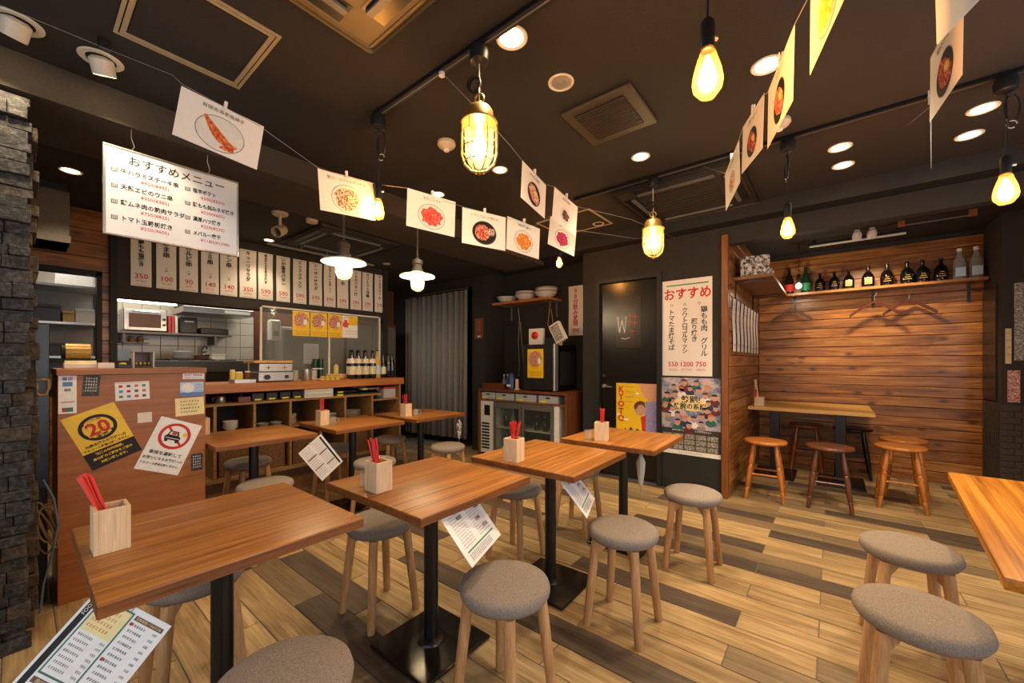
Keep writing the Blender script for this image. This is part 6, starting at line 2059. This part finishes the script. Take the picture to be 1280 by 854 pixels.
# tray of glasses, blue jug, wood block
o = thing('wooden_tray', 'brown wooden tray on the left of the fridge counter', 'tray', (-3.66, 4.24, 0.925))
MB().box(-0.19, 0.19, -0.12, 0.12, 0, 0.012).build('base', 'brown_lacquer', o)
for (a, b, c, d) in ((-0.19, 0.19, -0.12, -0.11), (-0.19, 0.19, 0.11, 0.12), (-0.19, -0.18, -0.11, 0.11), (0.18, 0.19, -0.11, 0.11)):
    MB().box(a, b, c, d, 0.012, 0.07).build('side', 'brown_lacquer', o)
for i in range(5):
    bowl('sauce_cup', ['first', 'second', 'third', 'fourth', 'fifth'][i] + ' brown cup from the left in the wooden tray', 'cup', -3.80 + 0.055 * i, 4.19, 0.937, 0.024, 0.055, 'print_brown', 'brown cups in the wooden tray', n=14)
for i in range(3):
    o = thing('glass_bottle', ['left', 'middle', 'right'][i] + ' small clear glass bottle in the wooden tray', 'bottle', (-3.60 + 0.065 * i, 4.30, 0.937), 0, 'clear bottles in the wooden tray')
    MB().lathe([(0.026, 0), (0.028, 0.005), (0.028, 0.09), (0.012, 0.13), (0.012, 0.17)], n=14).build('glass', 'bottle_clear', o)
    MB().lathe([(0.014, 0.17), (0.014, 0.182)], n=10).build('stopper', 'white_plastic', o)
o = thing('blue_jug', 'dark blue jug on the fridge counter left of the wine cooler', 'jug', (-3.37, 4.18, 0.925))
MB().lathe([(0.055, 0), (0.062, 0.01), (0.060, 0.14), (0.048, 0.18), (0.040, 0.20), (0.044, 0.215)], n=22).build('body', 'blue_plastic', o)
MB().tube([(0, 0.055, 0.16), (0, 0.10, 0.15), (0, 0.095, 0.06), (0, 0.06, 0.04)], 0.008, n=8).build('handle', 'blue_plastic', o)
MB().box(-0.03, 0.03, -0.064, -0.058, 0.04, 0.07).build('label', 'print_white', o)
o = thing('wood_block', 'small wooden stand beside the blue jug', 'stand', (-3.25, 4.15, 0.925))
MB().box(-0.025, 0.025, -0.03, 0.03, 0, 0.016).build('base', 'hinoki', o)
MB().box(-0.022, 0.022, -0.006, 0.006, 0.016, 0.14).build('upright', 'hinoki', o)
# shelf with bowls
sf = thing('bowl_shelf', 'reddish wooden wall shelf in the alcove carrying large bowls', 'shelf', (-3.37, 4.50, 2.115))
MB().box(-0.50, 0.50, -0.16, 0.16, 0, 0.034).build('board', 'counter_wood', sf, bevel=0.002)
for xx in (-0.38, 0.42):
    MB().box(xx - 0.012, xx + 0.012, -0.12, 0.16, -0.012, 0).build('bracket', 'steel_dull', sf)
    MB().box(xx - 0.012, xx + 0.012, 0.148, 0.16, -0.20, 0).build('bracket', 'steel_dull', sf)
for i, (x, nn) in enumerate(((-3.71, 1), (-3.37, 3), (-3.03, 4))):
    for k in range(nn):
        bowl('large_bowl', (('single large grey bowl at the left of the alcove shelf',), ('lowest bowl of the middle stack on the alcove shelf', 'middle bowl of the middle stack on the alcove shelf', 'top bowl of the middle stack on the alcove shelf'), ('lowest bowl of the right stack on the alcove shelf', 'second bowl of the right stack on the alcove shelf', 'third bowl of the right stack on the alcove shelf', 'top bowl of the right stack on the alcove shelf'))[i][k], 'bowl', x + 0.006 * k, 4.50, 2.149 + 0.02 * k, 0.155, 0.085, 'ceramic' if k % 2 == 0 else 'print_grey', 'large bowls on the alcove shelf', n=30)
# red lettered paper in the alcove
s = sheet('drink_sign', 0.215, 0.66, 'paper', (-2.655, 4.657, 1.975), *FACE_FRONT, 'white paper with red vertical characters on the alcove wall', 'sign', curl=0.003)
text(s, '90分飲み放題', 0.078, 'ink_red', 0, 0.30, z=0.0075, vertical=True, valign='TOP', line=0.92, bold=0.001)
text(s, '990', 0.075, 'ink_red', 0.0, -0.265, z=0.0075, bold=0.001)
for lb, pts in (('white cable running down the alcove wall to the jug', [(-3.62, 4.652, 2.10), (-3.60, 4.652, 1.9), (-3.62, 4.652, 1.6), (-3.60, 4.652, 1.25), (-3.61, 4.65, 1.08)]), ('second white cable beside it on the alcove wall', [(-3.58, 4.652, 1.88), (-3.57, 4.652, 1.7), (-3.53, 4.652, 1.35), (-3.50, 4.65, 1.13)]), ('hanging cord below the right end of the bowl shelf', [(-2.94, 4.48, 2.11), (-2.95, 4.46, 1.95), (-2.97, 4.46, 1.80), (-2.93, 4.47, 1.66), (-2.90, 4.48, 1.80), (-2.93, 4.48, 2.0)])):
    p0 = Vector(pts[0])
    o = MB().tube([Vector(p) - p0 for p in pts], 0.005, n=6).build('cable', 'print_grey' if 'cord' not in lb else 'tan_tape')
    o.location = p0
    tag(o, lb, 'cable', 'cables in the alcove')


# umbrellas hung under table edges
def umbrella(label, x, y, z, L, mat):
    o = thing('umbrella', label, 'umbrella', (x, y, z), 0, 'folded umbrellas hung under tables')
    MB().lathe([(0.003, -L), (0.012, -L * 0.93), (0.026, -L * 0.5), (0.030, -L * 0.25), (0.014, -0.02), (0.006, 0.0)], n=9).build('folded_canopy', mat, o, angle=5)
    MB().tube([(0, 0, 0.0), (0, 0, 0.012), (0.008, 0, 0.022), (0.016, 0, 0.015)], 0.004, n=6).build('handle', 'plastic_black', o)
    MB().cyl((0, 0, -L), (0, 0, -L - 0.03), 0.003, n=6).build('tip', 'steel', o)


umbrella('folded pale umbrella hanging under the farthest aisle table', -0.97, 2.545, 0.70, 0.22, 'umbrella_clear')
umbrella('folded patterned umbrella hanging under the table by the curtain', -3.00, 2.86, 0.70, 0.20, 'patterned_box')

# =================================================================== niche furnishings
sh = thing('bottle_shelf', 'long pine shelf high on the niche back wall holding a row of bottles', 'shelf', (0.335, 6.09, 2.11))
MB().box(-0.855, 0.865, -0.11, 0.11, 0, 0.03).build('board', 'pine_shelf', sh, bevel=0.002)
for xx in (-0.70, 0.03, 0.77):
    MB().box(xx - 0.012, xx + 0.012, -0.09, 0.11, -0.008, 0).build('bracket', 'metal_black', sh)
    MB().box(xx - 0.012, xx + 0.012, 0.098, 0.11, -0.19, 0).build('bracket', 'metal_black', sh)
FLAG = [(0.050, 0), (0.055, 0.008), (0.057, 0.10), (0.050, 0.14), (0.030, 0.172), (0.016, 0.185), (0.0145, 0.225), (0.017, 0.228), (0.017, 0.245)]
TALL = [(0.046, 0), (0.050, 0.008), (0.050, 0.16), (0.040, 0.20), (0.018, 0.26), (0.016, 0.30), (0.018, 0.302), (0.018, 0.318)]
ords = ['first', 'second', 'third', 'fourth', 'fifth', 'sixth', 'seventh', 'eighth']
for i, x in enumerate((-0.115, 0.02, 0.15, 0.318, 0.475, 0.636, 0.755, 0.89)):
    sc = 0.92 if i < 3 else 1.0
    o = thing('flagon', ords[i] + ' dark flagon from the left on the niche shelf', 'bottle', (x, 6.08, 2.14), 0, 'dark flagons on the niche shelf')
    gf = MB().lathe([(r * sc, h * sc) for r, h in FLAG], n=20).build('glass', 'bottle_black', o)
    MB().box(-0.032 * sc, 0.032 * sc, -0.0605 * sc, -0.052 * sc, 0.035, 0.11 * sc).build('label', 'gold_print' if i in (2, 3) else 'bottle_black', gf)
    scr = MB()
    for q in range(3):
        scr.box((-0.03 + 0.007 * q) * sc, (0.03 - 0.007 * q) * sc, -0.0612 * sc, -0.0606 * sc, 0.048 + 0.022 * q, 0.053 + 0.022 * q)
    scr.build('label_print', 'ink' if i in (2, 3) else 'gold_print', gf)
    MB().lathe([(0.018 * sc, 0.226 * sc), (0.018 * sc, 0.247 * sc)], n=12).build('cap', 'metal_black', o)
for lb, x, body, lab in (('tall dark bottle with a red label at the left end of the niche shelf', -0.42, 'bottle_dark', 'ink_red'), ('tall green bottle with a green label near the left end of the niche shelf', -0.255, 'bottle_green', 'print_green')):
    o = thing('tall_bottle', lb, 'bottle', (x, 6.08, 2.14), 0, 'tall bottles at the left of the niche shelf')
    MB().lathe(TALL, n=20).build('glass', body, o)
    MB().lathe([(0.0508, 0.03), (0.0508, 0.12)], n=20, cap0=False, cap1=False).build('label', lab, o)
    MB().lathe([(0.0195, 0.296), (0.0195, 0.32)], n=12).build('cap', 'metal_black', o)
for lb, x in (('left clear white-capped bottle at the right of the niche shelf', 1.02), ('right clear white-capped bottle at the right of the niche shelf', 1.135)):
    o = thing('clear_bottle', lb, 'bottle', (x, 6.08, 2.14), 0, 'clear bottles on the niche shelf')
    MB().lathe(TALL, n=20).build('glass', 'bottle_clear', o)
    MB().box(-0.036, 0.036, -0.056, -0.05, 0.03, 0.12).build('label', 'print_lightblue', o)
    MB().lathe([(0.020, 0.29), (0.020, 0.322)], n=12).build('cap', 'white_plastic', o)


def hanger(label, x, z, mat, dy=0.0):
    o = thing('coat_hanger', label, 'hanger', (x, 6.07 + dy, z), 0, 'wooden coat hangers below the niche shelf')
    pts_t, pts_b = [], []
    for k in range(17):
        t = -1 + 2 * k / 16
        y = -0.145 * abs(t) ** 1.15
        pts_t.append((0.215 * t, y))
        pts_b.append((0.215 * t, y - 0.036 + 0.012 * (1 - abs(t))))
    b = MB()
    n = 17
    vs_ = []
    for yy in (-0.012, 0.012):
        vs_ += [(a, yy, c) for a, c in pts_t] + [(a, yy, c) for a, c in pts_b]
    fs_ = []
    for k in range(16):
        fs_ += [(k + 1, k, n + k, n + k + 1), (2 * n + k, 2 * n + k + 1, 3 * n + k + 1, 3 * n + k), (k, k + 1, 2 * n + k + 1, 2 * n + k), (n + k + 1, n + k, 3 * n + k, 3 * n + k + 1)]
    fs_ += [(0, 2 * n, 3 * n, n), (16, n + 16, 3 * n + 16, 2 * n + 16)]
    b.add(vs_, fs_).build('shoulders', mat, o)
    MB().tube([(0, 0, -0.004), (0, 0, 0.05), (0.016, 0, 0.066), (0.018, 0, 0.088), (0, 0, 0.103), (-0.016, 0, 0.094)], 0.003, n=6).build('hook', 'steel', o)


hanger('grey-brown coat hanger at the left under the niche shelf', -0.40, 1.975, 'hanger_wood')
hanger('red-brown coat hanger in the middle under the niche shelf', 0.37, 1.985, 'hanger_red', -0.03)
hanger('red-brown coat hanger at the right, overlapping the middle one', 0.655, 1.985, 'hanger_red', 0.03)
# corner shelf on the left niche wall with patterned boxes
cs = thing('corner_shelf', 'pine shelf on the left niche wall under two patterned boxes', 'shelf', (-0.60, 5.15, 2.10))
MB().box(-0.16, 0.17, -0.72, 0.80, 0, 0.03).build('board', 'dark_shelf_wood', cs, bevel=0.002)
for yy in (-0.62, 0.5):
    MB().box(-0.16, 0.14, yy - 0.012, yy + 0.012, -0.01, 0).build('bracket', 'metal_black', cs)
    MB().box(-0.16, -0.148, yy - 0.012, yy + 0.012, -0.17, 0).build('bracket', 'metal_black', cs)
for lb, y, w, h in (('larger black and white patterned box on the corner shelf', 4.62, 0.13, 0.20), ('smaller black and white patterned box behind the larger one', 4.96, 0.11, 0.13)):
    o = thing('patterned_box', lb, 'box', (-0.60, y, 2.13), 0.1, 'patterned boxes on the corner shelf')
    MB().box(-0.12, 0.12, -w, w, 0, h * 0.8).build('body', 'patterned_box', o, bevel=0.004)
    MB().box(-0.124, 0.124, -w - 0.004, w + 0.004, h * 0.8, h).build('lid', 'patterned_box', o, bevel=0.004)
# small price strips on the left niche wall
names = ['赤ワイン', '白ワイン', 'ハイボール', 'レモンサワー', '梅酒ソーダ', '生ビール', '芋焼酎', '麦焼酎']
for i, nm in enumerate(names):
    y = 4.44 + 0.222 * i
    s = sheet('price_strip', 0.135, 0.52, 'paper', (-0.758, y, 1.66), (0, 1, 0), Zv, 'small paper strip reading ' + nm + ' on the left niche wall', 'price strip', 'paper strips on the left niche wall', curl=0.004)
    text(s, nm, min(0.05, 0.3 / len(nm)), 'ink_soft', 0, 0.22, z=0.0095, vertical=True, valign='TOP', line=0.95)
    text(s, str(480 + 20 * (i % 3)), 0.045, 'ink_pink', 0, -0.20, z=0.0095)
# holder on the niche table
o = thing('menu_holder', 'wooden holder with a tall paddle and red packet on the niche table', 'holder', (-0.66, 5.38, 0.79))
MB().box(-0.04, 0.05, -0.05, 0.05, 0, 0.10).build('box', 'hinoki', o, bevel=0.002)
MB().box(-0.008, 0.008, -0.03, 0.03, 0.08, 0.30, Matrix.Rotation(-0.12, 4, 'Y')).build('paddle', 'hinoki', o)
MB().box(-0.045, -0.02, -0.03, 0.03, 0.10, 0.19).build('packet', 'red_plastic', o)
# printed strips on the dark pier at the right
for nm, lb, x0, x1, z0, z1, mt in (('narrow_poster', 'long narrow printed strip on the dark pier at the right edge', 1.284, 1.34, 1.31, 2.01, 'printed_clutter'), ('wooden_tag', 'pale wooden tag on the dark pier', 1.232, 1.268, 1.28, 1.60, 'hinoki'), ('small_poster', 'small dark poster low on the dark pier above the woven part', 1.245, 1.318, 0.93, 1.22, 'poster_festival')):
    s = sheet(nm, x1 - x0, z1 - z0, mt, ((x0 + x1) / 2, 5.655, (z0 + z1) / 2), *FACE_FRONT, lb, 'poster' if 'poster' in nm else 'tag', th=0.004)
    for q in range(4):
        scribble(s, -(x1 - x0) * 0.4, (x1 - x0) * 0.4, (z1 - z0) * (0.36 - 0.2 * q), 0.012, 'ink_soft' if nm == 'wooden_tag' else 'print_white', 4, seed=q)
